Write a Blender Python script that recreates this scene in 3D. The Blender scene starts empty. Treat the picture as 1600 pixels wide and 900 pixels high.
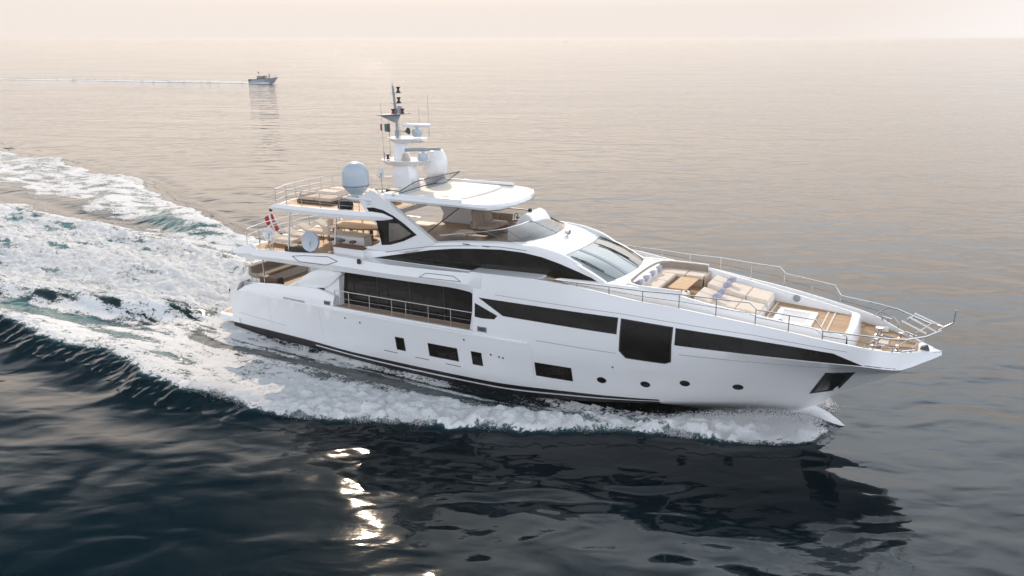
import bpy, bmesh, math, random
import numpy as np
from mathutils import Matrix, Vector
R = math.radians
random.seed(7)
sc = bpy.context.scene
COL = sc.collection

# ------------------------------------------------------------------ camera, sky, sun, exposure
cam_d = bpy.data.cameras.new('camera')
cam = bpy.data.objects.new('camera', cam_d); COL.objects.link(cam)
CAM_H = 14.75
cam.location = (0, 0, CAM_H)
cam.rotation_euler = (R(90) - math.atan(390 / 1244), 0, 0)
cam_d.sensor_width = 36; cam_d.lens = 36 * 1244 / 1600
cam_d.clip_start = 0.5; cam_d.clip_end = 90000
sc.camera = cam

SUN_EL, SUN_AZ = R(33.6), R(-11.6)           # azimuth measured from +Y towards +X
SUN_DIR = Vector((math.sin(SUN_AZ) * math.cos(SUN_EL), math.cos(SUN_AZ) * math.cos(SUN_EL), math.sin(SUN_EL)))
world = bpy.data.worlds.new('World'); sc.world = world; world.use_nodes = True
nt = world.node_tree; N = nt.nodes; L = nt.links
for n in list(N): N.remove(n)
wo = N.new('ShaderNodeOutputWorld'); bg = N.new('ShaderNodeBackground')
bg.inputs['Strength'].default_value = 0.1
sky = N.new('ShaderNodeTexSky'); sky.sky_type = 'NISHITA'; sky.sun_disc = False
sky.sun_elevation = SUN_EL; sky.sun_rotation = SUN_AZ
sky.air_density = 1.3; sky.dust_density = 4.0; sky.ozone_density = 1.5; sky.altitude = 10
tc = N.new('ShaderNodeTexCoord')
def wmath(op, a, b=None, c=None, clamp=False):
    m = N.new('ShaderNodeMath'); m.operation = op; m.use_clamp = clamp
    for i, v in enumerate((a, b, c)):
        if v is None: continue
        if isinstance(v, (int, float)): m.inputs[i].default_value = v
        else: L.new(v, m.inputs[i])
    return m.outputs[0]
sep = N.new('ShaderNodeSeparateXYZ'); L.new(tc.outputs['Generated'], sep.inputs[0])
dot = N.new('ShaderNodeVectorMath'); dot.operation = 'DOT_PRODUCT'
L.new(tc.outputs['Generated'], dot.inputs[0]); dot.inputs[1].default_value = SUN_DIR
elev = wmath('MAXIMUM', sep.outputs['Z'], 0.0)
# the haze layer: thick at the horizon, thinning upwards; warm towards the sun, bluish away from it
fac_h = wmath('POWER', wmath('SUBTRACT', 1.0, elev, clamp=True), 3.0)
toward = wmath('MULTIPLY_ADD', dot.outputs['Value'], 0.5, 0.5, clamp=True)
hz = N.new('ShaderNodeMix'); hz.data_type = 'RGBA'
L.new(wmath('MULTIPLY_ADD', toward, 1.75, -0.5, clamp=True), hz.inputs['Factor'])
hz.inputs['A'].default_value = (18.0, 19.2, 21.6, 1)
hz.inputs['B'].default_value = (8.1, 7.35, 6.9, 1)
hi = N.new('ShaderNodeMapRange'); hi.interpolation_type = 'SMOOTHSTEP'; L.new(elev, hi.inputs[0]); hi.inputs[1].default_value = 0.12; hi.inputs[2].default_value = 0.5
hz2 = N.new('ShaderNodeMix'); hz2.data_type = 'RGBA'
L.new(wmath('MULTIPLY', hi.outputs[0], wmath('POWER', toward, 2.0)), hz2.inputs['Factor']); L.new(hz.outputs['Result'], hz2.inputs['A']); hz2.inputs['B'].default_value = (6.4, 9.6, 12.4, 1)
mx = N.new('ShaderNodeMix'); mx.data_type = 'RGBA'
L.new(wmath('MULTIPLY_ADD', fac_h, 0.25, 0.73), mx.inputs['Factor'])
L.new(sky.outputs['Color'], mx.inputs['A']); L.new(hz2.outputs['Result'], mx.inputs['B'])
# bright aureole of the veiled sun, and slow uneven cloud
aur = wmath('POWER', wmath('MAXIMUM', dot.outputs['Value'], 0.0), 45.0)
cl = N.new('ShaderNodeTexNoise'); cl.inputs['Scale'].default_value = 2.6; cl.inputs['Detail'].default_value = 4
L.new(tc.outputs['Generated'], cl.inputs['Vector'])
aurv = wmath('MULTIPLY', wmath('MULTIPLY', aur, 3.0), wmath('MULTIPLY_ADD', cl.outputs['Fac'], 1.2, 0.4))
aurv = wmath('MULTIPLY', aurv, wmath('MULTIPLY', elev, 3.0, clamp=True))
# bright veil added to the unseen sky on the right, lightening the water's reflection
veil = wmath('MULTIPLY', wmath('MULTIPLY_ADD', sep.outputs['X'], 1.3, 0.30, clamp=True), wmath('MULTIPLY_ADD', elev, 3.6, -0.85, clamp=True))
aurv = wmath('ADD', aurv, wmath('MULTIPLY', wmath('MULTIPLY', veil, wmath('MAXIMUM', sep.outputs['Y'], 0.0)), wmath('MULTIPLY_ADD', cl.outputs['Fac'], 52.0, 8.0)))
ac = N.new('ShaderNodeVectorMath'); ac.operation = 'SCALE'; ac.inputs[0].default_value = (0.92, 1.0, 1.07)
L.new(aurv, ac.inputs['Scale'])
ad = N.new('ShaderNodeVectorMath'); ad.operation = 'ADD'
L.new(mx.outputs['Result'], ad.inputs[0]); L.new(ac.outputs[0], ad.inputs[1])
# dark patch added to the unseen sky, high left, to darken the near water
dark_x = N.new('ShaderNodeMapRange'); dark_x.interpolation_type = 'SMOOTHSTEP'; L.new(sep.outputs['X'], dark_x.inputs[0]); dark_x.inputs[1].default_value = 0.18; dark_x.inputs[2].default_value = -0.42
dark_z = N.new('ShaderNodeMapRange'); dark_z.interpolation_type = 'SMOOTHSTEP'; L.new(wmath('MULTIPLY_ADD', cl.outputs['Fac'], 0.25, sep.outputs['Z']), dark_z.inputs[0]); dark_z.inputs[1].default_value = 0.40; dark_z.inputs[2].default_value = 0.66
dark_f = wmath('MULTIPLY', wmath('MULTIPLY', dark_x.outputs[0], dark_z.outputs[0]), wmath('MULTIPLY', sep.outputs['Y'], 3.0, clamp=True))
# warm haze band added out of view below the sun to brighten reflections; dimmer zenith
gb = wmath('MULTIPLY', wmath('SMOOTH_MIN', wmath('MULTIPLY_ADD', elev, 7.0, -0.25), wmath('MULTIPLY_ADD', elev, -2.2, 1.55), 0.2, clamp=True), wmath('POWER', toward, 2.5))
gs = N.new('ShaderNodeVectorMath'); gs.operation = 'SCALE'; gs.inputs[0].default_value = (11.0, 8.8, 7.0); L.new(gb, gs.inputs['Scale'])
ga = N.new('ShaderNodeVectorMath'); ga.operation = 'ADD'; L.new(ad.outputs[0], ga.inputs[0]); L.new(gs.outputs[0], ga.inputs[1])
zn = N.new('ShaderNodeMapRange'); zn.interpolation_type = 'SMOOTHSTEP'; L.new(elev, zn.inputs[0]); zn.inputs[1].default_value = 0.45; zn.inputs[2].default_value = 0.95; zn.inputs[3].default_value = 1.0; zn.inputs[4].default_value = 0.22
ad = N.new('ShaderNodeVectorMath'); ad.operation = 'SCALE'; L.new(ga.outputs[0], ad.inputs[0]); L.new(zn.outputs[0], ad.inputs['Scale'])
ag = N.new('ShaderNodeMix'); ag.data_type = 'RGBA'; L.new(wmath('MULTIPLY', dark_f, 0.95), ag.inputs['Factor']); L.new(ad.outputs[0], ag.inputs['A']); ag.inputs['B'].default_value = (0.2, 1.2, 2.0, 1)
L.new(ag.outputs['Result'], bg.inputs['Color']); L.new(bg.outputs[0], wo.inputs['Surface'])

sun_d = bpy.data.lights.new('sun', 'SUN'); sun_d.energy = 2.3; sun_d.angle = R(0.55); sun_d.color = (1.0, 0.79, 0.60)
sun = bpy.data.objects.new('sun', sun_d); COL.objects.link(sun)
sun.rotation_euler = (-SUN_DIR).to_track_quat('-Z', 'Y').to_euler()
sun.location = (0, 0, 60)
sc.view_settings.view_transform = 'Standard'; sc.view_settings.look = 'None'
sc.view_settings.exposure = 0.18; sc.view_settings.gamma = 1.0; sc.view_settings.use_curve_mapping = False
sc.cycles.max_bounces = 8; sc.cycles.transparent_max_bounces = 12
sc.cycles.sample_clamp_indirect = 6.0
sc.cycles.caustics_reflective = False; sc.cycles.caustics_refractive = False

# ------------------------------------------------------------------ boat frame: x forward, y to port, z up, origin at stern waterline
BO = Vector((-14.936, 44.218, -0.03))
BM = Matrix(((0.875199, 0.483446, -0.017506), (-0.483350, 0.875374, 0.009668), (0.019999, 0.0, 0.999800)))
BOAT = Matrix.Translation(BO) @ BM.to_4x4()
def boat_plan(X, Y):                       # world plan coordinates -> boat plan coordinates
    dx, dy = X - BO.x, Y - BO.y
    return BM[0][0] * dx + BM[1][0] * dy, BM[0][1] * dx + BM[1][1] * dy
def plan_world(x, y):
    h = math.hypot(BM[0][0], BM[1][0])
    a, b = BM[0][0] / h, BM[1][0] / h
    return BO.x + a * x - b * y, BO.y + b * x + a * y

# ------------------------------------------------------------------ materials
def mat(name, col, rough=0.5, metal=0.0, **kw):
    m = bpy.data.materials.new(name); m.use_nodes = True
    b = m.node_tree.nodes['Principled BSDF']
    b.inputs['Base Color'].default_value = (*col, 1); b.inputs['Roughness'].default_value = rough
    b.inputs['Metallic'].default_value = metal
    for k, v in kw.items(): b.inputs[k].default_value = v
    return m
def nodes(m): return m.node_tree.nodes, m.node_tree.links, m.node_tree.nodes['Principled BSDF']
def vary(m, scale=3.0, amt=0.08, rough=0.1, stretch=(1, 1, 1), bump=0.0):
    """gentle large-scale unevenness of colour and gloss, so that no surface is flat"""
    n, l, b = nodes(m)
    t = n.new('ShaderNodeTexCoord'); mp = n.new('ShaderNodeMapping'); mp.inputs['Scale'].default_value = stretch
    l.new(t.outputs['Object'], mp.inputs[0])
    x = n.new('ShaderNodeTexNoise'); x.inputs['Scale'].default_value = scale; x.inputs['Detail'].default_value = 6
    l.new(mp.outputs[0], x.inputs['Vector'])
    c = b.inputs['Base Color'].default_value[:]
    r = n.new('ShaderNodeValToRGB')
    r.color_ramp.elements[0].position = 0.3; r.color_ramp.elements[1].position = 0.7
    r.color_ramp.elements[0].color = (*[v * (1 - amt) for v in c[:3]], 1); r.color_ramp.elements[1].color = (*[min(1, v * (1 + amt)) for v in c[:3]], 1)
    l.new(x.outputs['Fac'], r.inputs[0]); l.new(r.outputs[0], b.inputs['Base Color'])
    mr = n.new('ShaderNodeMapRange'); r0 = b.inputs['Roughness'].default_value
    mr.inputs['To Min'].default_value = max(0.02, r0 - rough); mr.inputs['To Max'].default_value = min(1, r0 + rough)
    l.new(x.outputs['Fac'], mr.inputs[0]); l.new(mr.outputs[0], b.inputs['Roughness'])
    if bump:
        bp = n.new('ShaderNodeBump'); bp.inputs['Distance'].default_value = bump
        l.new(x.outputs['Fac'], bp.inputs['Height']); l.new(bp.outputs[0], b.inputs['Normal'])
    return m
WHITE = vary(mat('white_gelcoat', (0.77, 0.77, 0.77), 0.25, **{'Coat Weight': 0.5, 'Coat Roughness': 0.05}), 0.5, 0.012, 0.02)
DECKW = vary(mat('white_deck', (0.78, 0.76, 0.73), 0.55), 2.0, 0.04, 0.08)
BLACKG = vary(mat('tinted_black_glass', (0.010, 0.009, 0.008), 0.05, **{'Specular IOR Level': 0.3}), 1.5, 0.2, 0.02)
ANTIF = vary(mat('black_antifouling', (0.012, 0.012, 0.014), 0.4), 3.0, 0.2, 0.1)
BLACK = vary(mat('black_rubber', (0.015, 0.015, 0.016), 0.6), 6, 0.2)
LINE = mat('grey_seam', (0.16, 0.17, 0.19), 0.5)
STEEL = mat('polished_steel', (0.62, 0.60, 0.58), 0.18, 1.0)
CREAM = vary(mat('cream_upholstery', (0.76, 0.66, 0.56), 0.85), 5.0, 0.06, 0.05, bump=0.01)
SAND = vary(mat('sand_upholstery', (0.56, 0.45, 0.36), 0.85), 5.0, 0.07, 0.05, bump=0.01)
TAUPE = vary(mat('taupe_upholstery', (0.30, 0.235, 0.185), 0.85), 6.0, 0.08, 0.05, bump=0.01)
BROWN = vary(mat('brown_leather', (0.10, 0.055, 0.035), 0.55), 6.0, 0.15, 0.1)
BEIGEP = vary(mat('beige_panel', (0.50, 0.41, 0.33), 0.5), 2.0, 0.05, 0.1)
PILLOW = vary(mat('lilac_grey_cloth', (0.38, 0.38, 0.48), 0.9), 30.0, 0.25, 0.05)
RED = mat('red_cloth', (0.42, 0.02, 0.03), 0.8); FWHITE = mat('white_cloth', (0.8, 0.78, 0.76), 0.8)
GREEN = mat('green_cloth', (0.10, 0.13, 0.10), 0.8)
REDP = mat('red_lamp_glass', (0.10, 0.01, 0.012), 0.3)
GREYP = vary(mat('grey_paint', (0.30, 0.32, 0.35), 0.5), 4, 0.08)
NAVY = vary(mat('navy_grey_paint', (0.30, 0.34, 0.40), 0.45), 1.2, 0.08)
DKGREY = vary(mat('dark_grey_paint', (0.05, 0.055, 0.065), 0.5), 4, 0.15)
DOME = vary(mat('radome_plastic', (0.44, 0.50, 0.55), 0.35), 1.2, 0.03)
SKIN = mat('skin', (0.45, 0.27, 0.19), 0.6)
def teak(name, a, b, planks=9.0, axis=1):
    m = mat(name, a, 0.6); n, l, p = nodes(m)
    t = n.new('ShaderNodeTexCoord'); s = n.new('ShaderNodeSeparateXYZ'); l.new(t.outputs['Object'], s.inputs[0])
    def mm(op, x, y, z=None):
        q = n.new('ShaderNodeMath'); q.operation = op
        for i, v in enumerate((x, y, z)):
            if v is None: continue
            if isinstance(v, (int, float)): q.inputs[i].default_value = v
            else: l.new(v, q.inputs[i])
        return q.outputs[0]
    pv = mm('MULTIPLY', s.outputs[axis], planks)
    fr = mm('FRACT', pv, 0); idx = mm('FLOOR', pv, 0)
    seam = mm('LESS_THAN', fr, 0.1)
    wn = n.new('ShaderNodeTexWhiteNoise'); wn.noise_dimensions = '1D'; l.new(idx, wn.inputs['W'])
    mp = n.new('ShaderNodeMapping'); mp.inputs['Scale'].default_value = (3, 40, 40) if axis == 1 else (40, 3, 40)
    l.new(t.outputs['Object'], mp.inputs[0])
    gr = n.new('ShaderNodeTexNoise'); gr.inputs['Scale'].default_value = 1.0; gr.inputs['Detail'].default_value = 4
    l.new(mp.outputs[0], gr.inputs['Vector'])
    f = mm('ADD', mm('MULTIPLY', wn.outputs['Value'], 0.6), mm('MULTIPLY', gr.outputs['Fac'], 0.5))
    c1 = n.new('ShaderNodeMix'); c1.data_type = 'RGBA'; l.new(f, c1.inputs['Factor'])
    c1.inputs['A'].default_value = (*a, 1); c1.inputs['B'].default_value = (*b, 1)
    c2 = n.new('ShaderNodeMix'); c2.data_type = 'RGBA'; l.new(seam, c2.inputs['Factor'])
    l.new(c1.outputs['Result'], c2.inputs['A']); c2.inputs['B'].default_value = (0.06, 0.045, 0.035, 1)
    l.new(c2.outputs['Result'], p.inputs['Base Color'])
    return m
TEAK = teak('teak_deck', (0.40, 0.235, 0.12), (0.56, 0.36, 0.20))
TEAKG = teak('weathered_teak', (0.36, 0.25, 0.17), (0.50, 0.37, 0.26))
OAK = teak('varnished_table_wood', (0.58, 0.36, 0.18), (0.66, 0.43, 0.23), 5.0)
def glass(name, tint, alpha):
    """thin tinted pane: part clear, part mirror"""
    m = bpy.data.materials.new(name); m.use_nodes = True; n = m.node_tree.nodes; l = m.node_tree.links
    for q in list(n): n.remove(q)
    o = n.new('ShaderNodeOutputMaterial'); tr = n.new('ShaderNodeBsdfTransparent'); tr.inputs[0].default_value = (*tint, 1)
    g = n.new('ShaderNodeBsdfGlossy'); g.inputs['Roughness'].default_value = 0.03
    d = n.new('ShaderNodeBsdfDiffuse'); d.inputs[0].default_value = (0.25, 0.28, 0.28, 1)
    f = n.new('ShaderNodeFresnel'); f.inputs['IOR'].default_value = 1.5
    m0 = n.new('ShaderNodeMixShader'); m0.inputs[0].default_value = alpha
    l.new(tr.outputs[0], m0.inputs[1]); l.new(d.outputs[0], m0.inputs[2])
    m1 = n.new('ShaderNodeMixShader'); l.new(f.outputs[0], m1.inputs[0]); l.new(m0.outputs[0], m1.inputs[1]); l.new(g.outputs[0], m1.inputs[2])
    l.new(m1.outputs[0], o.inputs['Surface'])
    return m
GLASS = glass('clear_tinted_glass', (0.62, 0.60, 0.57), 0.10)
SCREENG = glass('smoked_acrylic', (0.93, 0.915, 0.89), 0.03)
WSG = vary(mat('windshield_glass', (0.16, 0.19, 0.18), 0.05, **{'Specular IOR Level': 1.0}), 0.5, 0.25, 0.02)

# ------------------------------------------------------------------ mesh helpers
class MB:
    def __init__(s): s.bm = bmesh.new()
    def ring_loft(s, rings, closed=True, cap=True, mi=0):
        vs = [[s.bm.verts.new(p) for p in r] for r in rings]
        n = len(vs[0]); fs = []
        for a, b in zip(vs, vs[1:]):
            for i in range(n if closed else n - 1):
                j = (i + 1) % n
                q = []
                for v in (a[i], a[j], b[j], b[i]):
                    if v not in q and not any((v.co - w.co).length < 1e-6 for w in q): q.append(v)
                if len(q) > 2:
                    try: f = s.bm.faces.new(q); f.material_index = mi; fs.append(f)
                    except ValueError: pass
        if cap and closed:
            for r in (vs[0], vs[-1]):
                try: f = s.bm.faces.new(r); f.material_index = mi
                except ValueError: pass
        return s
    def box(s, x0, x1, y0, y1, z0, z1, taper=0.0):
        t = taper
        return s.ring_loft([[(x0, y0, z0), (x1, y0, z0), (x1, y1, z0), (x0, y1, z0)],
                            [(x0 + t, y0 + t, z1), (x1 - t, y0 + t, z1), (x1 - t, y1 - t, z1), (x0 + t, y1 - t, z1)]])
    def hexa(s, lo, hi):                  # two quads
        return s.ring_loft([lo, hi])
    def tube(s, pts, r=0.02, n=8, r1=None):
        pts = [Vector(p) for p in pts]; rings = []; up = Vector((0.12, 0.2, 1)).normalized()
        for i, p in enumerate(pts):
            d = ((pts[i + 1] - p).normalized() if i < len(pts) - 1 else Vector()) + ((p - pts[i - 1]).normalized() if i else Vector())
            d.normalize()
            a = d.cross(up)
            if a.length < 1e-3: a = d.cross(Vector((1, 0, 0)))
            a.normalize(); b = d.cross(a)
            rr = r if r1 is None else r + (r1 - r) * i / (len(pts) - 1)
            rings.append([p + (a * math.cos(2 * math.pi * k / n) + b * math.sin(2 * math.pi * k / n)) * rr for k in range(n)])
        return s.ring_loft(rings)
    def lathe(s, prof, c=(0, 0, 0), n=28, M=None):
        rings = []
        for r, z in prof:
            ring = [Vector((max(r, 1e-4) * math.cos(2 * math.pi * k / n), max(r, 1e-4) * math.sin(2 * math.pi * k / n), z)) for k in range(n)]
            if M: ring = [M @ v for v in ring]
            rings.append([v + Vector(c) for v in ring])
        return s.ring_loft(rings)
    def prism(s, pts, axis, a, b):        # 2-D outline pushed along an axis from a to b
        def P(p, t):
            if axis == 'y': return (p[0], t, p[1])
            if axis == 'z': return (p[0], p[1], t)
            return (t, p[0], p[1])
        return s.ring_loft([[P(p, a) for p in pts], [P(p, b) for p in pts]])
    def face(s, pts):
        s.bm.faces.new([s.bm.verts.new(p) for p in pts]); return s
    def build(s, name, m, parent=None, bevel=0.0, smooth=35, loc=None):
        bm = s.bm
        bmesh.ops.remove_doubles(bm, verts=bm.verts[:], dist=1e-5)
        bmesh.ops.dissolve_degenerate(bm, edges=bm.edges[:], dist=1e-6)
        bmesh.ops.recalc_face_normals(bm, faces=bm.faces[:])
        me = bpy.data.meshes.new(name)
        for mm in (m if isinstance(m, (list, tuple)) else [m]): me.materials.append(mm)
        bm.to_mesh(me); bm.free()
        me.shade_smooth(); me.set_sharp_from_angle(angle=R(smooth))
        o = bpy.data.objects.new(name, me); COL.objects.link(o)
        if parent is not None: o.parent = parent
        if loc is not None: o.location = loc
        if bevel:
            bv = o.modifiers.new('bevel', 'BEVEL'); bv.width = bevel; bv.segments = 2; bv.limit_method = 'ANGLE'; bv.angle_limit = R(40)
            bv.harden_normals = True
        return o
def tag(o, label=None, cat=None, group=None, kind=None):
    for k, v in (('label', label), ('category', cat), ('group', group), ('kind', kind)):
        if v: o[k] = v
    return o
def empty(name, loc, rz=0.0, on_boat=True):
    o = bpy.data.objects.new(name, None); COL.objects.link(o); o.empty_display_size = 0.3
    M = Matrix.Translation(loc) @ Matrix.Rotation(rz, 4, 'Z')
    o.matrix_world = BOAT @ M if on_boat else M
    return o
def put(o, loc, rz=0.0, extra=None):       # stand a single-mesh thing on the boat
    M = BOAT @ Matrix.Translation(loc) @ Matrix.Rotation(rz, 4, 'Z')
    o.matrix_world = M @ extra if extra is not None else M
    return o
def copy_tree(o, parent=None):
    c = o.copy(); COL.objects.link(c)
    if parent is not None: c.parent = parent
    for ch in list(o.children): copy_tree(ch, c)
    return c
def pchip(xs, ys):
    xs = np.array(xs, float); ys = np.array(ys, float)
    h = np.diff(xs); d = np.diff(ys) / h; m = np.zeros(len(xs))
    for i in range(1, len(xs) - 1):
        if d[i - 1] * d[i] > 0:
            w1, w2 = 2 * h[i] + h[i - 1], h[i] + 2 * h[i - 1]
            m[i] = (w1 + w2) / (w1 / d[i - 1] + w2 / d[i])
    m[0], m[-1] = d[0], d[-1]
    def f(x):
        x = min(max(x, xs[0]), xs[-1]); i = min(int(np.searchsorted(xs, x, 'right')) - 1, len(xs) - 2)
        t = (x - xs[i]) / h[i]
        return float((1 + 2 * t) * (1 - t) ** 2 * ys[i] + t * (1 - t) ** 2 * h[i] * m[i] + t * t * (3 - 2 * t) * ys[i + 1] + t * t * (t - 1) * h[i] * m[i + 1])
    return f

# ------------------------------------------------------------------ the yacht
yacht = empty('motor_yacht', (0, 0, 0))
tag(yacht, 'large white three-deck motor yacht under way with mast, hardtop and black side windows', 'yacht')

STEM = pchip([31.0, 31.23, 31.55, 31.84, 32.5, 32.94, 33.95, 34.4, 35.2], [-0.05, 0.18, 0.5, 0.8, 1.18, 1.43, 2.05, 2.36, 2.93])
def ln(pts):
    return (pchip([p[0] for p in pts], [p[1] for p in pts]), pchip([p[0] for p in pts], [p[2] for p in pts]), pts[-1][0])
LN = {
 'K': ln([(1, 0.0, -0.9), (10, 0.0, -1.3), (20, 0.0, -1.3), (27, 0.0, -1.1), (30, 0.0, -0.7), (31.0, 0, -0.05)]),
 'D': ln([(1, 3.1, -0.30), (6.8, 3.2, -0.45), (13, 3.22, -0.72), (18, 3.12, -0.76), (22, 2.75, -0.5), (25, 2.2, -0.22), (27.2, 1.62, -0.02), (29.2, 0.95, 0.12), (30.5, 0.42, 0.14), (31.23, 0, 0.18)]),
 'C': ln([(1, 3.2, 0.14), (6.8, 3.32, 0.0), (10.2, 3.36, -0.16), (13.4, 3.36, -0.20), (17.5, 3.3, -0.22), (21.9, 3.0, -0.04), (24.9, 2.5, 0.08), (27.1, 1.95, 0.22), (29.1, 1.25, 0.38), (30.5, 0.62, 0.45), (31.55, 0, 0.5)]),
 'M': ln([(1, 3.15, 1.95), (2, 3.3, 2.0), (6, 3.55, 2.05), (10, 3.7, 2.06), (17, 3.75, 2.08), (22, 3.62, 2.08), (25, 3.36, 2.08), (28, 2.78, 2.07), (30, 2.08, 2.06), (31.5, 1.42, 2.06), (33, 0.6, 2.05), (33.95, 0, 2.05)]),
 'W': ln([(1, 3.2, 2.9), (10, 3.6, 3.0), (17, 3.7, 3.02), (22, 3.62, 3.05), (26, 3.36, 2.95), (30, 2.78, 2.88), (32.75, 2.10, 2.80), (33.9, 1.72, 2.74), (34.6, 0.88, 2.84), (35.2, 0.0, 2.94)]),
 'T': ln([(1, 3.2, 3.7), (17, 3.64, 3.8), (22, 3.56, 3.8), (26, 3.30, 3.68), (30, 2.72, 3.44), (31.85, 2.36, 3.28), (33, 1.98, 3.06), (33.9, 1.56, 2.95), (34.6, .74, 2.97), (35.2, 0.0, 3.0)]),
 'S': ln([(1, 3.2, 4.4), (17.2, 3.5, 4.78), (18.5, 3.5, 4.83), (20, 3.47, 4.85), (22, 3.38, 4.73), (24.7, 3.2, 4.42), (26.15, 3.08, 4.32), (27.5, 2.92, 4.17), (29, 2.77, 4.01), (30.15, 2.61, 3.86), (31.3, 2.43, 3.69), (32.7, 2.08, 3.47), (33.64, 1.46, 3.25), (34.4, 0.72, 3.14), (35.2, 0.0, 3.07)]),
}
def lp(k, x):
    b, z, e = LN[k]
    if x >= e - 1e-6:
        return (0.0, STEM(x)) if k in 'KDCM' else (0.0, z(e))
    return b(x), z(x)
ORDER = 'KDCMWTS'
def hull_b(x, z):                          # half-breadth of the topsides at a height
    pr = [lp(k, x) for k in 'CMWTS']
    zs = [p[1] for p in pr]
    for (b0, z0), (b1, z1) in zip(pr, pr[1:]):
        if z <= z1 or (b1, z1) == pr[-1]:
            t = (z - z0) / (z1 - z0) if abs(z1 - z0) > 1e-6 else 0
            t = min(max(t, 0), 1); return b0 + (b1 - b0) * t
    return pr[-1][0]
def SH(x): return lp('S', x)
def strip(mb, keys, xs, side, sub=1, mi=0):
    rows = []
    for x in xs:
        row = []
        for a, b in zip(keys, keys[1:]):
            (b0, z0), (b1, z1) = lp(a, x), lp(b, x)
            for i in range(sub):
                t = i / sub; row.append((x, side * (b0 + (b1 - b0) * t), z0 + (z1 - z0) * t))
        row.append((x, side * lp(keys[-1], x)[0], lp(keys[-1], x)[1]))
        rows.append(row)
    mb.ring_loft(rows, closed=False, cap=False, mi=mi)
XS = sorted(set([round(v, 3) for v in np.linspace(1.6, 35.2, 113)] + [31.0, 31.23, 31.55, 33.95, 17.2, 9.3]))
m = MB()
for s in (-1, 1):
    strip(m, 'KDC', [x for x in XS if x <= 25.4], s, mi=1)
    strip(m, 'KDC', [x for x in XS if 25.05 <= x <= 31.56], s, mi=0)
    strip(m, 'CM', [x for x in XS if x <= 33.96], s, 3)
    strip(m, 'MWTS', [x for x in XS if x >= 17.2], s, 2)
    strip(m, 'MW', [x for x in XS if 33.9 <= x], s, 1) if False else None
    # aft quarter: rises from the knuckle to the cockpit coaming
    rows = []
    for x in np.linspace(1.6, 9.2, 20):
        zt = float(np.interp(x, [1.6, 2.0, 2.5, 3.0, 5.3, 7.8, 8.6, 9.2], [1.2, 1.7, 2.15, 2.47, 2.69, 2.87, 2.78, 2.63])); b0, z0 = lp('M', x)
        zt = max(zt, z0) if x > 2.3 else zt
        rows.append([(x, s * (b0 - 0.20 * t * t), z0 + (zt - z0) * t) for t in (0, .33, .66, 1)] + [(x, s * (b0 - 0.30), zt + 0.02), (x, s * (b0 - 0.42), zt - 0.02), (x, s * (b0 - 0.42), 2.0)])
    m.ring_loft(rows, closed=False, cap=False)
    m.face([p for p in rows[-1]])
# transom, raked and rounded
m.ring_loft([[(1.6 + (0.9 * max(0, z - .9) ** 1.3 if z > .9 else 0) * 0.55, y, z) for y in (-3.22, -2.2, -1, 0, 1, 2.2, 3.22)] for z in (-0.9, -0.3, 0.14, 0.9, 1.5, 2.0, 2.45)], closed=False, cap=False)
hull = m.build('hull', [WHITE, ANTIF], yacht, smooth=28)

def hull_panel(outline, off, depth, name, material, parent, sides=(-1, 1), step=0.35):
    objs = []
    for s in sides:
        bm = bmesh.new()
        f = bm.faces.new([bm.verts.new((x, 0, z)) for x, z in outline])
        bmesh.ops.triangulate(bm, faces=[f])
        for _ in range(6):
            es = [e for e in bm.edges if e.calc_length() > step]
            if not es: break
            bmesh.ops.subdivide_edges(bm, edges=es, cuts=1); bmesh.ops.triangulate(bm, faces=bm.faces[:])
        for v in bm.verts: v.co.y = s * (hull_b(v.co.x, v.co.z) + off)
        r = bmesh.ops.extrude_edge_only(bm, edges=[e for e in bm.edges if e.is_boundary])
        for v in r['geom']:
            if isinstance(v, bmesh.types.BMVert): v.co.y -= s * depth
        q = MB(); q.bm.free(); q.bm = bm
        objs.append(q.build(name, material, parent, smooth=30))
    return objs
def frame_panel(outline, name, parent, material=BLACKG, grow=0.05, off=0.018, fm=BLACK, sides=(-1, 1)):
    cx = sum(p[0] for p in outline) / len(outline); cz = sum(p[1] for p in outline) / len(outline)
    def g(p):
        d = Vector((p[0] - cx, p[1] - cz)); L_ = d.length; d *= (L_ - grow) / L_; return (cx + d.x, cz + d.y)
    for s in sides:
        o = hull_panel(outline, off * 0.6, 0.10, name, fm, parent, (s,))[0]
        hull_panel([g(p) for p in outline], off, 0.05, 'pane', material, o, (s,))
# black window bands of the main deck
frame_panel([(17.5, 3.78), (23.86, 3.77), (23.82, 3.08), (18.72, 3.13)], 'side_window', hull)
frame_panel([(17.32, 3.52), (18.45, 3.10), (18.3, 2.92), (17.7, 2.88), (17.32, 2.9)], 'side_window', hull, grow=0.03)
frame_panel([(23.97, 3.76), (26.05, 3.66), (26.0, 2.18), (25.78, 2.07), (24.2, 2.10), (23.92, 2.38)], 'balcony_window', hull, grow=0.07)
frame_panel([(26.14, 3.64), (28.2, 3.54), (30.4, 3.38), (31.75, 3.25), (32.75, 2.84), (30.4, 2.90), (28.2, 2.93), (26.14, 2.95)], 'side_window', hull, grow=0.03)
for (x0, x1) in ((12.8, 13.32), (14.66, 16.26), (16.98, 17.52), (20.1, 21.78)):
    frame_panel([(x0, 1.2), (x1, 1.2), (x1, 0.52), (x0, 0.52)], 'hull_window', hull, grow=0.035)
for (x, z) in ((23.05, 0.80), (24.85, 0.86), (26.42, 1.13), (28.38, 1.12)):
    frame_panel([(x + 0.2 * math.cos(a), z + 0.155 * math.sin(a)) for a in np.linspace(0, 2 * math.pi, 20, endpoint=False)], 'porthole', hull, grow=0.03)
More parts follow.
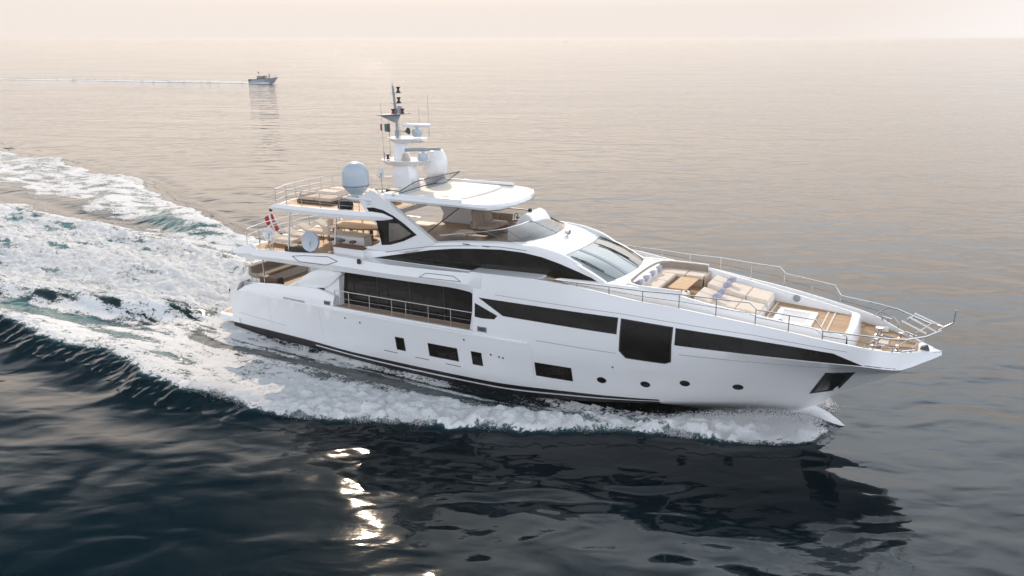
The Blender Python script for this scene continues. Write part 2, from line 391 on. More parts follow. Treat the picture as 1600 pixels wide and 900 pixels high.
# anchor pocket: mirror-like plate in a black surround
ap = [(31.46, 2.10), (32.48, 2.18), (31.86, 0.98), (30.85, 0.80)]
for o in hull_panel(ap, 0.012, 0.08, 'anchor_plate', BLACK, hull, step=0.2):
    s = -1 if o.data.vertices[0].co.y < 0 else 1
    hull_panel([(31.50, 1.98), (32.22, 2.02), (31.74, 1.08), (31.05, 0.93)], 0.022, 0.02, 'steel_plate', mat('dull_mirror_steel', (0.30, 0.30, 0.30), 0.22, 1.0), o, (s,), 0.2)
# thin seams, rub rail, stripes on the topsides
def line_strip(pts, h, name, material, off=0.012, sides=(-1, 1)):
    for s in sides:
        q = MB(); rows = []
        P = []
        for a, b in zip(pts, pts[1:]):
            n_ = max(1, int(abs(b[0] - a[0]) / 0.4))
            for i in range(n_): P.append((a[0] + (b[0] - a[0]) * i / n_, a[1] + (b[1] - a[1]) * i / n_))
        P.append(pts[-1])
        for x, z in P:
            y0 = hull_b(x, z) ; rows.append([(x, s * (y0 - .01), z - h / 2), (x, s * (y0 + off), z - h / 2), (x, s * (y0 + off), z + h / 2), (x, s * (y0 - .01), z + h / 2)])
        q.ring_loft(rows); q.build(name, material, hull)
line_strip([(4.5, 2.02), (9.2, 2.05), (17, 2.07), (19.9, 2.06)], 0.09, 'rub_rail', WHITE, 0.05)
line_strip([(20.3, 2.28), (23.8, 2.26)], 0.018, 'seam', LINE, 0.004)
line_strip([(26.3, 2.55), (29, 2.55), (32.6, 2.5)], 0.018, 'seam', LINE, 0.004)
line_strip([(18.3, 4.0), (23.9, 3.93), (26, 3.83), (29, 3.66), (32.2, 3.34)], 0.016, 'seam', LINE, 0.004)
line_strip([(32.8, 2.85), (33.8, 2.78)], 0.03, 'seam', LINE, 0.004)
line_strip([(2.2, 0.75), (5.6, 0.55)], 0.014, 'seam', LINE, 0.004)
for x in (4.6, 8.2, 20.0):
    hull_panel([(x, 1.95), (x + .012, 1.95), (x + .012, .25), (x, .25)], .004, .01, 'seam', mat('pale_seam', (.5, .5, .5), .4), hull)
for x, z in ((16.7, 1.72), (18.0, 1.2), (18.4, 1.16), (18.6, 1.14), (23.6, 1.55), (9.9, 1.7), (10.8, 1.6)):
    hull_panel([(x + .05 * math.cos(a), z + .05 * math.sin(a)) for a in np.linspace(0, 6.28, 9)[:-1]], .01, .02, 'drain_outlet', STEEL, hull)
for x, z in ((12.0, .33), (13.8, .30), (15.5, .27)): line_strip([(x, z), (x + .8, z - .01)], 0.03, 'vent_slot', BLACK, 0.006)
# white line inside the black bottom paint
for s in (-1, 1):
    q = MB(); rows = []
    for x in np.linspace(7.5, 25.5, 60):
        (b0, z0), (b1, z1) = lp('D', x), lp('C', x)
        rows.append([(x, s * (b0 + (b1 - b0) * t + o_), z0 + (z1 - z0) * t) for t, o_ in ((.50, .0), (.50, .02), (.62, .02), (.62, .0))])
    q.ring_loft(rows); q.build('boot_stripe', WHITE, hull)
# freeing ports
def pocket(x0, x1, z0, z1, name, bmat=LINE):
    for o in hull_panel([(x0, z1), (x1, z1), (x1, z0), (x0, z0)], 0.014, 0.05, name, STEEL, hull):
        s = -1 if o.data.vertices[0].co.y < 0 else 1
        hull_panel([(x0 + .05, z1 - .04), (x1 - .05, z1 - .04), (x1 - .05, z0 + .04), (x0 + .05, z0 + .04)], 0.02, 0.03, 'recess', bmat, o, (s,))
pocket(8.62, 9.06, 2.20, 2.42, 'mooring_port', DKGREY)
pocket(17.45, 17.92, 2.26, 2.50, 'mooring_port', DKGREY)
pocket(5.82, 7.34, 2.10, 2.18, 'stern_grab_recess', BROWN)
# fairlead on the stern shoulder
for s in (-1, 1):
    MB().box(2.75, 3.75, s * 3.18 - .07, s * 3.18 + .07, 2.34, 2.52, .03).build('fairlead', GREYP, hull, 0.02)
# forefoot of the piercing bow
m = MB(); rows = []
for x, b, zt in ((29.6, .50, -.30), (30.4, .42, -.08), (31.0, .30, .06), (31.55, .17, -.14), (32.0, .07, -.42), (32.22, .01, -.6)):
    rows.append([(x, -b * 1.3, -1.3), (x, -b, (zt - 1.0) / 2), (x, -b * .45, zt - .1), (x, 0, zt), (x, b * .45, zt - .1), (x, b, (zt - 1.0) / 2), (x, b * 1.3, -1.3)])
m.ring_loft(rows, closed=False, cap=False).build('forefoot', WHITE, yacht, smooth=60)
# stern platform
m = MB().prism([(0.45, -3.0), (0.7, -3.28), (2.2, -3.36), (2.2, 3.36), (0.7, 3.28), (0.45, 3.0), (0.3, 0)], 'z', 0.16, 0.46)
plat = m.build('stern_platform', WHITE, yacht, 0.03)
MB().prism([(0.6, -2.9), (1.55, -3.0), (1.55, 3.0), (0.6, 2.9), (0.45, 0)], 'z', 0.462, 0.472).build('teak_tread', TEAK, plat)
for y in (-3.05, -2.4, 2.4, 3.05):
    MB().tube([(0.75, y, .46), (0.75, y, .68), (1.0, y, .68), (1.0, y, .46)], .022).build('grab_handle', STEEL, plat)

# main deck: floor, side decks, cockpit, saloon
m = MB()
m.prism([(2.6, -2.85), (5, -3.05), (9.2, -3.22), (9.25, -3.5), (17.3, -3.55), (17.3, 3.55), (9.25, 3.5), (9.2, 3.22), (5, 3.05), (2.6, 2.85)], 'z', 1.95, 2.12)
deck = m.build('main_deck', TEAKG, yacht)
m = MB()
for s in (-1, 1): m.box(9.1, 17.3, s * 3.62 - .07, s * 3.62 + .07, 2.05, 2.20)
m.build('side_deck_sill', WHITE, yacht, .02)
sal = MB().box(7.2, 17.6, -2.86, 2.86, 2.10, 4.02).build('saloon', WHITE, yacht)
def wall_panel(outline, y, depth, name, material, parent, sides=(-1, 1), yf=None, step=0.5):
    out = []
    for s in sides:
        bm = bmesh.new(); f = bm.faces.new([bm.verts.new((x, 0, z)) for x, z in outline]); bmesh.ops.triangulate(bm, faces=[f])
        if yf:
            for _ in range(5):
                es = [e for e in bm.edges if e.calc_length() > step]
                if not es: break
                bmesh.ops.subdivide_edges(bm, edges=es, cuts=1); bmesh.ops.triangulate(bm, faces=bm.faces[:])
        for v in bm.verts: v.co.y = s * ((yf(v.co.x, v.co.z) if yf else 0) + y)
        r = bmesh.ops.extrude_edge_only(bm, edges=[e for e in bm.edges if e.is_boundary])
        for v in r['geom']:
            if isinstance(v, bmesh.types.BMVert): v.co.y -= s * depth
        q = MB(); q.bm.free(); q.bm = bm; out.append(q.build(name, material, parent))
    return out
for o in wall_panel([(9.45, 3.98), (16.2, 3.98), (16.85, 3.5), (17.0, 2.14), (9.2, 2.14)], 2.885, 0.04, 'saloon_window', BLACKG, sal):
    s = -1 if o.data.vertices[0].co.y < 0 else 1
    for x in (11.4, 13.3, 15.2):
        MB().box(x - .03, x + .03, s * 2.90 - .006, s * 2.90 + .006, 2.16, 3.96).build('mullion', BLACK, o)
    # curtains gathered behind the dark glass show at the forward end
for s in (-1, 1):                          # slanted white post between saloon glass and hull window
    MB().hexa([(16.9, s * 2.9, 2.1), (17.35, s * 2.9, 2.1), (17.35, s * 3.5, 2.1), (16.9, s * 3.5, 2.1)],
              [(17.0, s * 2.9, 4.0), (17.35, s * 2.9, 4.0), (17.35, s * 3.5, 4.0), (17.25, s * 3.5, 4.0)]).build('side_bulkhead', WHITE, yacht)
    # swept fairing between cockpit coaming and the deck above
    rows = []
    for x in np.linspace(5.9, 9.6, 14):
        zt = float(np.interp(x, [5.9, 6.6, 7.4, 8.3, 9.6], [2.72, 3.05, 3.55, 3.92, 4.02])); zb = float(np.interp(x, [5.9, 7.8, 8.6, 9.1, 9.6], [2.66, 2.82, 2.95, 3.35, 3.75]))
        zb = min(zb, zt - .02)
        rows.append([(x, s * 3.22, zb), (x, s * 3.30, zb + .02), (x, s * 3.36, (zb + zt) / 2), (x, s * 3.2, zt), (x, s * 3.05, zt), (x, s * 3.05, zb)])
    MB().ring_loft(rows).build('cockpit_fairing', WHITE, yacht, smooth=50)
    MB().hexa([(8.3, s * 2.95, 2.1), (9.25, s * 2.87, 2.1), (9.25, s * 3.2, 2.1), (8.4, s * 3.2, 2.1)],
              [(8.0, s * 2.95, 4.0), (9.35, s * 2.87, 4.0), (9.35, s * 3.2, 4.0), (8.3, s * 3.2, 4.0)]).build('side_bulkhead', WHITE, yacht)
# cockpit: built-in seat, coaming with brown pads, aft doors
ck = MB().box(2.5, 3.3, -2.6, 2.6, 2.1, 2.55, .03).build('cockpit_seat_base', WHITE, yacht, .03)
MB().box(2.55, 3.35, -2.5, 2.5, 2.56, 2.72, .03).build('seat_cushion', TAUPE, ck, .05)
MB().box(2.35, 2.60, -2.5, 2.5, 2.58, 3.12, .03).build('back_cushion', TAUPE, ck, .05)
for y0 in (-2.75, 2.2):
    MB().box(3.35, 4.7, y0, y0 + .55, 2.1, 2.75, .05).build('side_seat', BROWN, ck, .06)
wall = MB().box(6.9, 7.2, -2.7, 2.7, 2.12, 4.0).build('cockpit_bulkhead', BEIGEP, yacht)
MB().box(6.87, 6.9, -1.6, 1.6, 2.14, 3.8).build('sliding_door', BLACKG, wall)
m = MB()
for y0, y1 in ((-2.6, 2.6),): m.tube([(2.15, y0, 2.75), (2.15, y0, 3.05), (2.05, 0, 3.07), (2.15, y1, 3.05), (2.15, y1, 2.75)], .03)
m.build('cockpit_handrail', OAK, ck)
for s in (-1, 1):
    MB().tube([(4.02, s * 2.95, 2.15), (4.04, s * 2.95, 4.0)], .035).build('deck_post', STEEL, yacht)
MB().tube([(3.1, -2.95, 2.5), (3.1, -2.95, 2.95), (3.5, -3.0, 2.95), (3.5, -3.0, 2.5)], .02).build('grab_handle', STEEL, hull)

# side deck rail in front of the saloon glass
def railing(name, top, base, wires=(0.5,), r=0.024, rp=0.02, parent=yacht, skip=()):
    """top and base: matching lists of points; posts between them, intermediate rails at fractions"""
    m = MB().tube(top, r)
    for w in wires:
        m.tube([Vector(b) + (Vector(t) - Vector(b)) * w for t, b in zip(top, base)], r * 0.45, 6)
    o = m.build(name, STEEL, parent)
    for i, (t, b) in enumerate(zip(top, base)):
        if i in skip: continue
        MB().tube([b, t], rp).build('stanchion', STEEL, o)
    return o
for s in (-1, 1):
    xs = [9.35, 10.2, 11.45, 12.75, 13.55, 14.8, 16.0, 17.15]
    railing('side_rail', [(x, s * 3.60, 3.02) for x in xs], [(x, s * 3.62, 2.2) for x in xs], (.55,))

# upper deck: slab, side bands with pointed aft wings
m = MB().prism([(3.0, -3.32), (17.3, -3.36), (17.3, 3.36), (3.0, 3.32), (2.75, 1.8), (2.7, 0), (2.75, -1.8)], 'z', 4.0, 4.32)
m.build('upper_deck', WHITE, yacht, .03)
MB().prism([(3.1, -3.25), (11.4, -3.25), (11.4, 3.25), (3.1, 3.25)], 'z', 4.322, 4.335).build('upper_deck_planking', TEAK, yacht)
for s in (-1, 1):
    low = [(2.42, 4.24), (2.9, 3.96), (7, 3.97), (12, 3.98), (16.0, 4.0), (17.6, 3.86)]
    hi = [(2.42, 4.26), (3.85, 4.72), (4.15, 4.50), (6.8, 4.58), (9, 4.76), (11.3, 4.68), (12.4, 4.64), (15, 4.70), (17.6, 4.80)]
    fl = pchip([p[0] for p in low], [p[1] for p in low])
    fh = lambda x: float(np.interp(x, [p[0] for p in hi], [p[1] for p in hi]))
    rows = []
    for x in sorted(set([2.42, 2.6, 2.9, 3.3, 3.85, 4.15] + list(np.linspace(4.5, 17.6, 34)) + [9.0])):
        a, b = fl(x), fh(x); yo = 3.62 - .06 * max(0, (3.5 - x)); mid = a + (b - a) * .40
        rows.append([(x, s * (yo - .30), a + .01), (x, s * (yo - .10), a), (x, s * yo, mid), (x, s * (yo - .09), b - .015), (x, s * (yo - .12), b), (x, s * (yo - .24), b), (x, s * (yo - .30), b - .02)])
    band = MB().ring_loft(rows).build('side_band', WHITE, yacht, smooth=25)
    def yb(x, z):
        a, b = fl(x), fh(x); mid = a + (b - a) * .4
        return 3.62 + (0 if z < mid else -.09 * (z - mid) / max(.01, b - mid)) - (.10 * (mid - z) / max(.01, mid - a) if z < mid else 0)
    # outlined hatch emblems, thin dark contours
    for poly in ([(6.77, 4.42), (7.5, 4.52), (9.05, 4.64), (9.66, 4.48), (8.95, 4.22), (7.25, 4.2)], [(14.4, 4.3), (14.75, 4.52), (16.2, 4.56), (16.6, 4.36)]):
        q = MB()
        for (x0, z0), (x1, z1) in zip(poly, poly[1:] + poly[:1]):
            q.tube([(x0 + (x1 - x0) * t, s * (yb(x0 + (x1 - x0) * t, z0 + (z1 - z0) * t) + .004), z0 + (z1 - z0) * t) for t in np.linspace(0, 1, 6)], .016, 6)
        q.build('outline_trim', DKGREY if poly[0][0] < 10 else LINE, band)
    MB().lathe([(.05, 0), (.09, .02), (.09, .2), (.04, .24), (.0, .25)], (11.0, s * 3.62, 4.52), 14).build('side_lamp', BLACK, band)
    # light shelf between band and house, then the raised shoulder before the walkway
    MB().prism([(10.2, s * 3.42), (17.4, s * 3.42), (17.4, s * 2.62), (11.4, s * 2.62)], 'z', 4.3, 4.61).build('side_shelf', WHITE, yacht, .02)
    MB().hexa([(16.0, s * 3.44, 4.4), (20.6, s * 3.42, 4.3), (20.6, s * 2.45, 4.3), (16.0, s * 2.55, 4.4)],
              [(17.0, s * 3.44, 4.815), (20.2, s * 3.40, 4.865), (20.2, s * 2.5, 4.845), (17.0, s * 2.6, 4.815)]).build('side_shoulder', WHITE, yacht, .03)

# upper house with arched black side windows
def yw(x, z=0): return float(np.interp(x, [11, 17, 20, 22.8, 24], [2.72, 2.72, 2.5, 2.16, 2.0]))
ARCH = pchip([10.0, 11.3, 13.26, 14.55, 16.8, 18.2, 19.4, 20.2, 20.8, 22.0, 22.85], [4.98, 5.02, 5.38, 5.70, 5.96, 6.03, 6.0, 5.88, 5.72, 5.12, 4.74])
for s in (-1, 1):
    rows = []
    for x in np.linspace(10.4, 22.85, 46):
        y_ = yw(x); z_ = ARCH(x)
        rows.append([(x, s * (y_ - .30), 4.32), (x, s * y_, 4.32), (x, s * (y_ + .0), z_ - .20), (x, s * (y_ - .05), z_ - .05), (x, s * (y_ - .14), z_), (x, s * (y_ - .30), z_)])
    house = MB().ring_loft(rows).build('upper_house_side', WHITE, yacht, smooth=40)
    wall_panel([(11.15, 4.63), (12.2, 4.86), (13.26, 5.09), (14.5, 5.36), (15.7, 5.55), (16.9, 5.67), (18.1, 5.74), (19.15, 5.70), (20.0, 5.58), (20.72, 5.38), (21.6, 5.08), (22.5, 4.74), (20.3, 4.68), (17.2, 4.66), (14, 4.63)],
               0.012, 0.05, 'arched_window', BLACKG, house, (s,), yw)
    q = MB(); q.tube([(x, s * (yw(x) + .004), z) for x, z in ((11.9, 4.98), (13.2, 5.27), (14.5, 5.53), (16.5, 5.77), (18, 5.85), (19.3, 5.80))], .014, 6); q.build('seam', LINE, house)
    for x in (16.2, 17.2): MB().box(x, x + .35, s * (yw(x) - .0) - .01, s * (yw(x)) + .012, 5.80, 5.84).build('vent_slot', DKGREY, house)
MB().box(11.4, 11.6, -2.5, 2.5, 4.33, 5.3).build('upper_aft_bulkhead', BLACKG, yacht)
fly_floor = MB().prism([(11.6, -2.45), (18.8, -2.3), (19.3, 0), (18.8, 2.3), (11.6, 2.45)], 'z', 5.25, 5.42).build('flybridge_floor', TEAKG, yacht)
# wheelhouse roof: from the flybridge screen foot down to the windshield head
def roofrow(t):
    a = [(18.4, -2.36, 6.02), (18.95, -1.95, 6.03), (19.35, -1.1, 6.05), (19.5, 0, 6.06), (19.35, 1.1, 6.05), (18.95, 1.95, 6.03), (18.4, 2.36, 6.02)]
    b = [(20.67, -2.15, 5.58), (20.83, -1.45, 5.60), (20.93, -.72, 5.62), (20.97, 0, 5.63), (20.93, .72, 5.62), (20.83, 1.45, 5.60), (20.67, 2.15, 5.58)]
    out = []
    for p, q in zip(a, b):
        v = Vector(p).lerp(Vector(q), t); v.z += .10 * math.sin(math.pi * t); out.append(v)
    return out
m = MB().ring_loft([roofrow(t) for t in np.linspace(0, 1, 9)], closed=False, cap=False)
rows = [roofrow(0), [(18.3, p[1] * .98, 5.4) for p in roofrow(0)]]
m.ring_loft(rows, closed=False, cap=False)
for s in (-1, 1):                           # shoulder between roof edge and side arch
    rr = [roofrow(t)[0 if s < 0 else -1] for t in np.linspace(0, 1, 9)]
    m.ring_loft([[v, (v.x, s * (yw(v.x) - .15), ARCH(v.x) + .005)] for v in rr], closed=False, cap=False)
m.build('wheelhouse_roof', WHITE, yacht, smooth=60)
# windshield: five curved panes with mullions and wipers
def ws(u, t):                               # u across -1..1, t 0 top .. 1 bottom
    y = 2.14 * u
    a = Vector((20.69 + .30 * (1 - u * u), y, 5.57 + .05 * (1 - u * u)))
    b = Vector((22.82 + .42 * (1 - u * u), y * 1.0, 4.73 + .05 * (1 - u * u)))
    v = a.lerp(b, t); v.z += .10 * math.sin(math.pi * t); return v
m = MB(); m.ring_loft([[ws(u, t) for u in np.linspace(-1, 1, 25)] for t in np.linspace(0, 1, 9)], closed=False, cap=False)
wsh = m.build('windshield', WSG, yacht, smooth=60)
for u in (-.36, .36):
    m = MB(); m.ring_loft([[ws(u - .05, t) + Vector((0.004, 0, .012)), ws(u + .05, t) + Vector((0.004, 0, .012)), ws(u + .035, t) - Vector((0, 0, .02)), ws(u - .035, t) - Vector((0, 0, .02))] for t in np.linspace(.02, .98, 9)])
    m.build('mullion', GREYP, wsh)
for s in (-1, 1):
    m = MB(); m.ring_loft([[ws(s, t) + Vector((0, -s * .02, .02)), ws(s, t) + Vector((0, s * .14, .01)), ws(s, t) + Vector((-.05, s * .14, -.15)), ws(s, t) + Vector((-.05, -s * .02, -.10))] for t in np.linspace(0, 1, 9)])
    m.build('windshield_post', WHITE, wsh, smooth=50)
for u0, u1, t1 in ((-.97, -.82, .20), (.12, .30, .22), (.80, .88, .12)):
    m = MB(); m.tube([ws(u0 * .9 + .1, 1.0) + Vector((.02, 0, .03)), ws(u0 + .1, .72) + Vector((.0, 0, .06)), ws(u1, t1) + Vector((.0, 0, .05))], .014, 6)
    m.tube([ws(u1 + .03, .78) + Vector((0, 0, .045)), ws(u1 + .01, .42) + Vector((0, 0, .045)), ws(u1 - .02, t1 - .08) + Vector((0, 0, .04))], .022, 6)
    m.build('wiper', BLACK, wsh)
# brow under the windshield and searchlight on the roof
rows = [[ws(u, 1.0) + Vector((0, 0, .0)) for u in np.linspace(-1.06, 1.06, 17)], [ws(u, 1.0) + Vector((.22, 0, -.04)) for u in np.linspace(-1.06, 1.06, 17)],
        [(min(24.0, ws(u, 1).x + .9 - .25 * abs(u)), 2.42 * u, 4.74) for u in np.linspace(-1, 1, 17)], [(min(24.0, ws(u, 1).x + .9 - .25 * abs(u)), 2.42 * u, 4.0) for u in np.linspace(-1, 1, 17)]]
MB().ring_loft(rows, closed=False, cap=False).build('windshield_brow', WHITE, yacht, smooth=30)
sl = MB().lathe([(.10, 0), (.10, .04), (.04, .06), (.04, .16)], (20.03, 0, 5.93), 12).build('searchlight', STEEL, yacht)
MB().lathe([(.0, -.12), (.09, -.11), (.11, .0), (.12, .10), (.0, .11)], (20.03, 0, 6.16), 14, Matrix.Rotation(R(90), 3, 'Y')).build('lamp_head', STEEL, sl)

# flybridge screen: curved acrylic with steel top rail
top = [(14.9, -2.50, 6.02), (16.0, -2.55, 6.22), (17.2, -2.42, 6.40), (17.85, -1.85, 6.47), (18.12, -1.0, 6.5), (18.2, 0, 6.52), (18.12, 1.0, 6.5), (17.85, 1.85, 6.47), (17.2, 2.42, 6.42), (16.0, 2.55, 6.42), (14.9, 2.55, 6.40)]
bot = [(14.9, -2.45, 5.78), (16.2, -2.42, 5.92), (18.3, -2.34, 6.03), (18.93, -1.95, 6.04), (19.33, -1.1, 6.06), (19.48, 0, 6.07), (19.33, 1.1, 6.06), (18.93, 1.95, 6.04), (18.3, 2.34, 6.03), (16.2, 2.42, 5.94), (14.9, 2.45, 5.80)]
scr = MB().ring_loft([top, [Vector(a).lerp(Vector(b), .5) for a, b in zip(top, bot)], bot], closed=False, cap=False).build('flybridge_screen', SCREENG, yacht, smooth=60)
MB().tube(top, .028).build('screen_rail', STEEL, scr)
for i in (2, 3, 5, 7, 8): MB().tube([bot[i], top[i]], .012, 6).build('screen_joint', LINE, scr)
# dash moulding and helm console
m = MB().ring_loft([[(18.0, -2.2, 5.45), (18.0, 2.2, 5.45), (18.85, 1.9, 5.45), (19.25, 0, 5.45), (18.85, -1.9, 5.45)], [(18.3, -2.1, 6.0), (18.3, 2.1, 6.0), (18.8, 1.85, 6.03), (19.2, 0, 6.05), (18.8, -1.85, 6.03)]])
m.build('flybridge_dash', DECKW, yacht, .03)
hc = MB().prism([(16.95, 5.42), (16.95, 6.02), (17.15, 6.16), (17.38, 6.22), (17.62, 6.66), (17.85, 6.82), (18.15, 6.72), (18.55, 6.2), (18.6, 5.42)], 'y', -.05, 1.55).build('helm_console', WHITE, yacht, .06)
MB().lathe([(.0, 0), (.10, .0), (.10, .05), (.07, .12), (.0, .14)], (17.85, .55, 6.80), 14).build('compass', BLACK, hc)
w = MB()
w.tube([(17.0 + .0, .75 + .19 * math.cos(a), 6.42 + .19 * math.sin(a)) for a in np.linspace(0, 2 * math.pi, 21)], .016, 6)
for a in (0.5, 2.6, 4.7): w.tube([(17.02, .75, 6.42), (17.0, .75 + .19 * math.cos(a), 6.42 + .19 * math.sin(a))], .012, 6)
w.tube([(17.25, .75, 6.36), (17.02, .75, 6.42)], .03, 8)
w.build('steering_wheel', BLACK, hc)
MB().box(17.2, 17.5, .2, 1.35, 6.225, 6.26).build('instrument_panel', BLACKG, hc)
# lounge corner aft of the helm, and the galley unit under the hardtop
def sofa(name, label, loc, rz, length, base_m, seat_m, seats=2, depth=.78, back=.82, parent=None):
    if parent is None:
        t = empty(name, loc, rz); tag(t, label, 'sofa')
    else:
        t = bpy.data.objects.new(name, None); COL.objects.link(t); t.parent = parent; t.location = loc; t.rotation_euler = (0, 0, rz)
    h = length / 2
    MB().box(-.02, depth - .04, -h, h, .03, .26, .01).build('seat_base', base_m, t, .02)
    for i in range(seats):
        a, b = -h + i * length / seats, -h + (i + 1) * length / seats
        MB().box(.16, depth, a + .01, b - .01, .265, .44, .015).build('seat_cushion', seat_m, t, .05)
        MB().hexa([(-.02, a + .01, .265), (.16, a + .01, .265), (.16, b - .01, .265), (-.02, b - .01, .265)], [(-.12, a + .01, back), (.02, a + .01, back), (.02, b - .01, back), (-.12, b - .01, back)]).build('back_cushion', seat_m, t, .04)
    return t
sofa('bench_sofa', 'beige two-seat helm bench with tall backrest behind the white console', (15.3, .45, 5.95 - .30), 0, 1.65, BROWN, TAUPE, 2, 1.0, 1.15)
sofa('lounge_sofa', 'long beige sofa along the near flybridge coaming under the hardtop', (15.6, -2.2, 5.42), R(90), 2.0, BEIGEP, TAUPE, 3, .7, .62)
sofa('lounge_sofa', 'beige flybridge sofa on the far side below the hardtop leg', (15.0, 2.2, 5.42), R(-90), 2.0, BEIGEP, TAUPE, 3, .8, .8)
gu = MB().box(10.3, 11.4, 1.4, 2.3, 4.34, 5.30, .0).build('galley_unit', WHITE, yacht, .03)
MB().box(10.4, 11.3, 1.385, 1.402, 4.5, 5.2).build('unit_door', BEIGEP, gu)
MB().box(10.25, 11.45, 1.35, 2.35, 5.302, 5.35).build('worktop', BEIGEP, gu, .01)
ct = empty('coffee_table', (15.2, -.75, 5.42)); tag(ct, 'low beige table between the flybridge sofas', 'table')
MB().box(-.5, .5, -.35, .35, .40, .45).build('table_top', BEIGEP, ct, .01); MB().lathe([(.22, 0), (.05, .04), (.05, .40)], (0, 0, 0), 14).build('pedestal', STEEL, ct)

# hardtop
def htop(b, x0=11.3, x1=17.75, s_=1.0):
    pts = [(x0, 0), (x0, b * .98), (13.5, b), (15.8, b), (16.7, b * .97), (17.2, b * .88), (17.5, b * .66), (x1 - .04, b * .33), (x1, 0)]
    full = pts + [(x, -y) for x, y in pts[-2:0:-1]]
    return full
def ring(b, z, x0, x1): return [(x, y, z - .030 * max(0, x - 15.5) ** 2) for x, y in htop(b, x0, x1)]
ht = MB().ring_loft([ring(2.25, 7.30, 11.4, 17.3), ring(2.50, 7.38, 11.3, 17.72), ring(2.56, 7.48, 11.3, 17.78), ring(2.50, 7.60, 11.3, 17.7), ring(2.36, 7.63, 11.4, 17.4)]).build('hardtop', WHITE, yacht, smooth=35)
MB().prism([(12.7, -2.0), (15.4, -1.95), (15.75, -1.6), (15.85, 0), (15.75, 1.6), (15.4, 1.95), (12.7, 2.0)], 'z', 7.55, 7.645).build('sunroof', vary(mat('cream_sunroof', (0.74, 0.66, 0.58), .6), 2, .03), ht, .01)
for s in (-1, 1): MB().ring_loft([[(x, s * 2.28, 7.62), (x, s * 2.46, 7.60), (x, s * 2.44, 7.72), (x, s * 2.34, 7.74)] for x in (11.8, 13, 14.5, 16.0)]).build('roof_side_rail', WHITE, ht, .02)
# smoked deflector behind the mast
dfl = MB().ring_loft([[(12.35, -2.5, 7.66), (12.3, -1.2, 7.70), (12.3, 0, 7.70), (12.3, 1.2, 7.70), (12.35, 2.1, 7.66)], [(12.5, -2.2, 7.78), (12.75, -1.3, 8.12), (12.8, 0, 8.14), (12.8, 1.3, 8.14), (12.85, 2.45, 8.10)]], closed=False, cap=False).build('wind_deflector', SCREENG, yacht)
MB().tube([(11.3, -2.45, 7.85), (11.8, -2.35, 7.9), (12.5, -2.2, 7.80), (12.75, -1.3, 8.12), (12.8, 0, 8.14), (12.85, 2.45, 8.10), (12.35, 2.1, 7.66), (12.3, 0, 7.70), (12.35, -2.5, 7.66)], .024).build('deflector_frame', DKGREY, dfl)
MB().tube([(13.9, -2.42, 5.9), (15.85, -2.36, 7.33)], .03).build('windbreak_strut', DKGREY, yacht)
MB().tube([(13.9, 2.42, 5.9), (15.85, 2.36, 7.33)], .03).build('windbreak_strut', DKGREY, yacht)
# raked arches either side: plate, dark glazed part, radome shelf
for s in (-1, 1):
    prof = [(10.45, 7.42), (11.25, 7.86), (11.45, 7.82), (14.75, 5.70), (13.5, 5.05), (9.6, 4.98), (10.4, 5.02), (11.05, 5.12), (11.55, 5.35), (11.75, 5.85), (11.55, 6.2), (11.2, 6.45), (10.75, 7.0)]
    m = MB(); m.prism([(p[0], p[1]) for p in prof], 'y', s * 2.46, s * 2.72)
    arch = m.build('arch', WHITE, yacht, .03)
    wall_panel([(10.95, 7.02), (11.35, 7.06), (11.9, 6.98), (12.5, 6.75), (13.1, 6.42), (13.75, 5.98), (13.0, 5.62), (12.2, 5.36), (11.70, 5.30), (11.86, 5.60), (11.84, 5.95), (11.6, 6.3), (11.3, 6.50)], 2.728, .03, 'dark_glazing', BLACKG, arch, (s,))
    wall_panel([(12.2, 6.40), (12.75, 6.42), (13.45, 6.0), (12.85, 5.70), (12.15, 5.50)], 2.742, .03, 'arch_window', vary(mat('grey_tinted_glass', (.16, .14, .12), .08), 2, .3), arch, (s,))
    MB().tube([(10.35, s * 2.64, 5.0), (11.05, s * 2.66, 5.12), (11.55, s * 2.66, 5.35), (11.75, s * 2.66, 5.85), (11.55, s * 2.66, 6.2), (11.2, s * 2.66, 6.45)], .045).build('opening_trim', WHITE, arch)
    m = MB(); m.prism([(9.55, s * 2.75), (11.3, s * 2.75), (11.3, s * 1.7), (9.7, s * 1.7)], 'z', 7.36, 7.46); m.build('radome_shelf', WHITE, arch, .02)
    for k in range(3): MB().box(10.95, 11.3 - .06 * k, s * 2.72 - .004, s * 2.72 + .008, 7.42 - .12 * k, 7.445 - .12 * k).build('louvre', LINE, arch)

# sundeck aft of the arch, with spear-like side fins
sd = MB().prism([(4.95, -2.55), (11.5, -2.55), (11.5, 2.55), (4.95, 2.55), (4.6, 1.4), (4.5, 0), (4.6, -1.4)], 'z', 6.42, 6.66).build('sundeck', WHITE, yacht, .02)
MB().prism([(5.1, -2.5), (11.4, -2.5), (11.4, 2.5), (5.1, 2.5), (4.8, 1.3), (4.7, 0), (4.8, -1.3)], 'z', 6.662, 6.675).build('sundeck_planking', TEAK, sd)
for s in (-1, 1):
    rows = []
    for x, a, b in ((4.68, 6.50, 6.53), (5.1, 6.42, 6.76), (6.5, 6.40, 6.75), (8.5, 6.40, 6.76), (10.4, 6.41, 6.80), (11.3, 6.45, 6.86), (11.9, 6.50, 6.82), (12.45, 6.60, 6.66)):
        yo = 2.84 if x < 11.9 else 2.80
        rows.append([(x, s * 2.5, a + .02), (x, s * (yo - .05), a), (x, s * yo, a + (b - a) * .5), (x, s * (yo - .06), b), (x, s * 2.56, b)])
    MB().ring_loft(rows).build('side_fin', WHITE, sd, smooth=30)
for s in (-1, 1):
    for x in (6.0, 9.0):
        MB().tube([(x - .08, s * 2.92, 4.5), (x + .06, s * 2.74, 6.45)], .045).build('deck_post', STEEL, yacht)
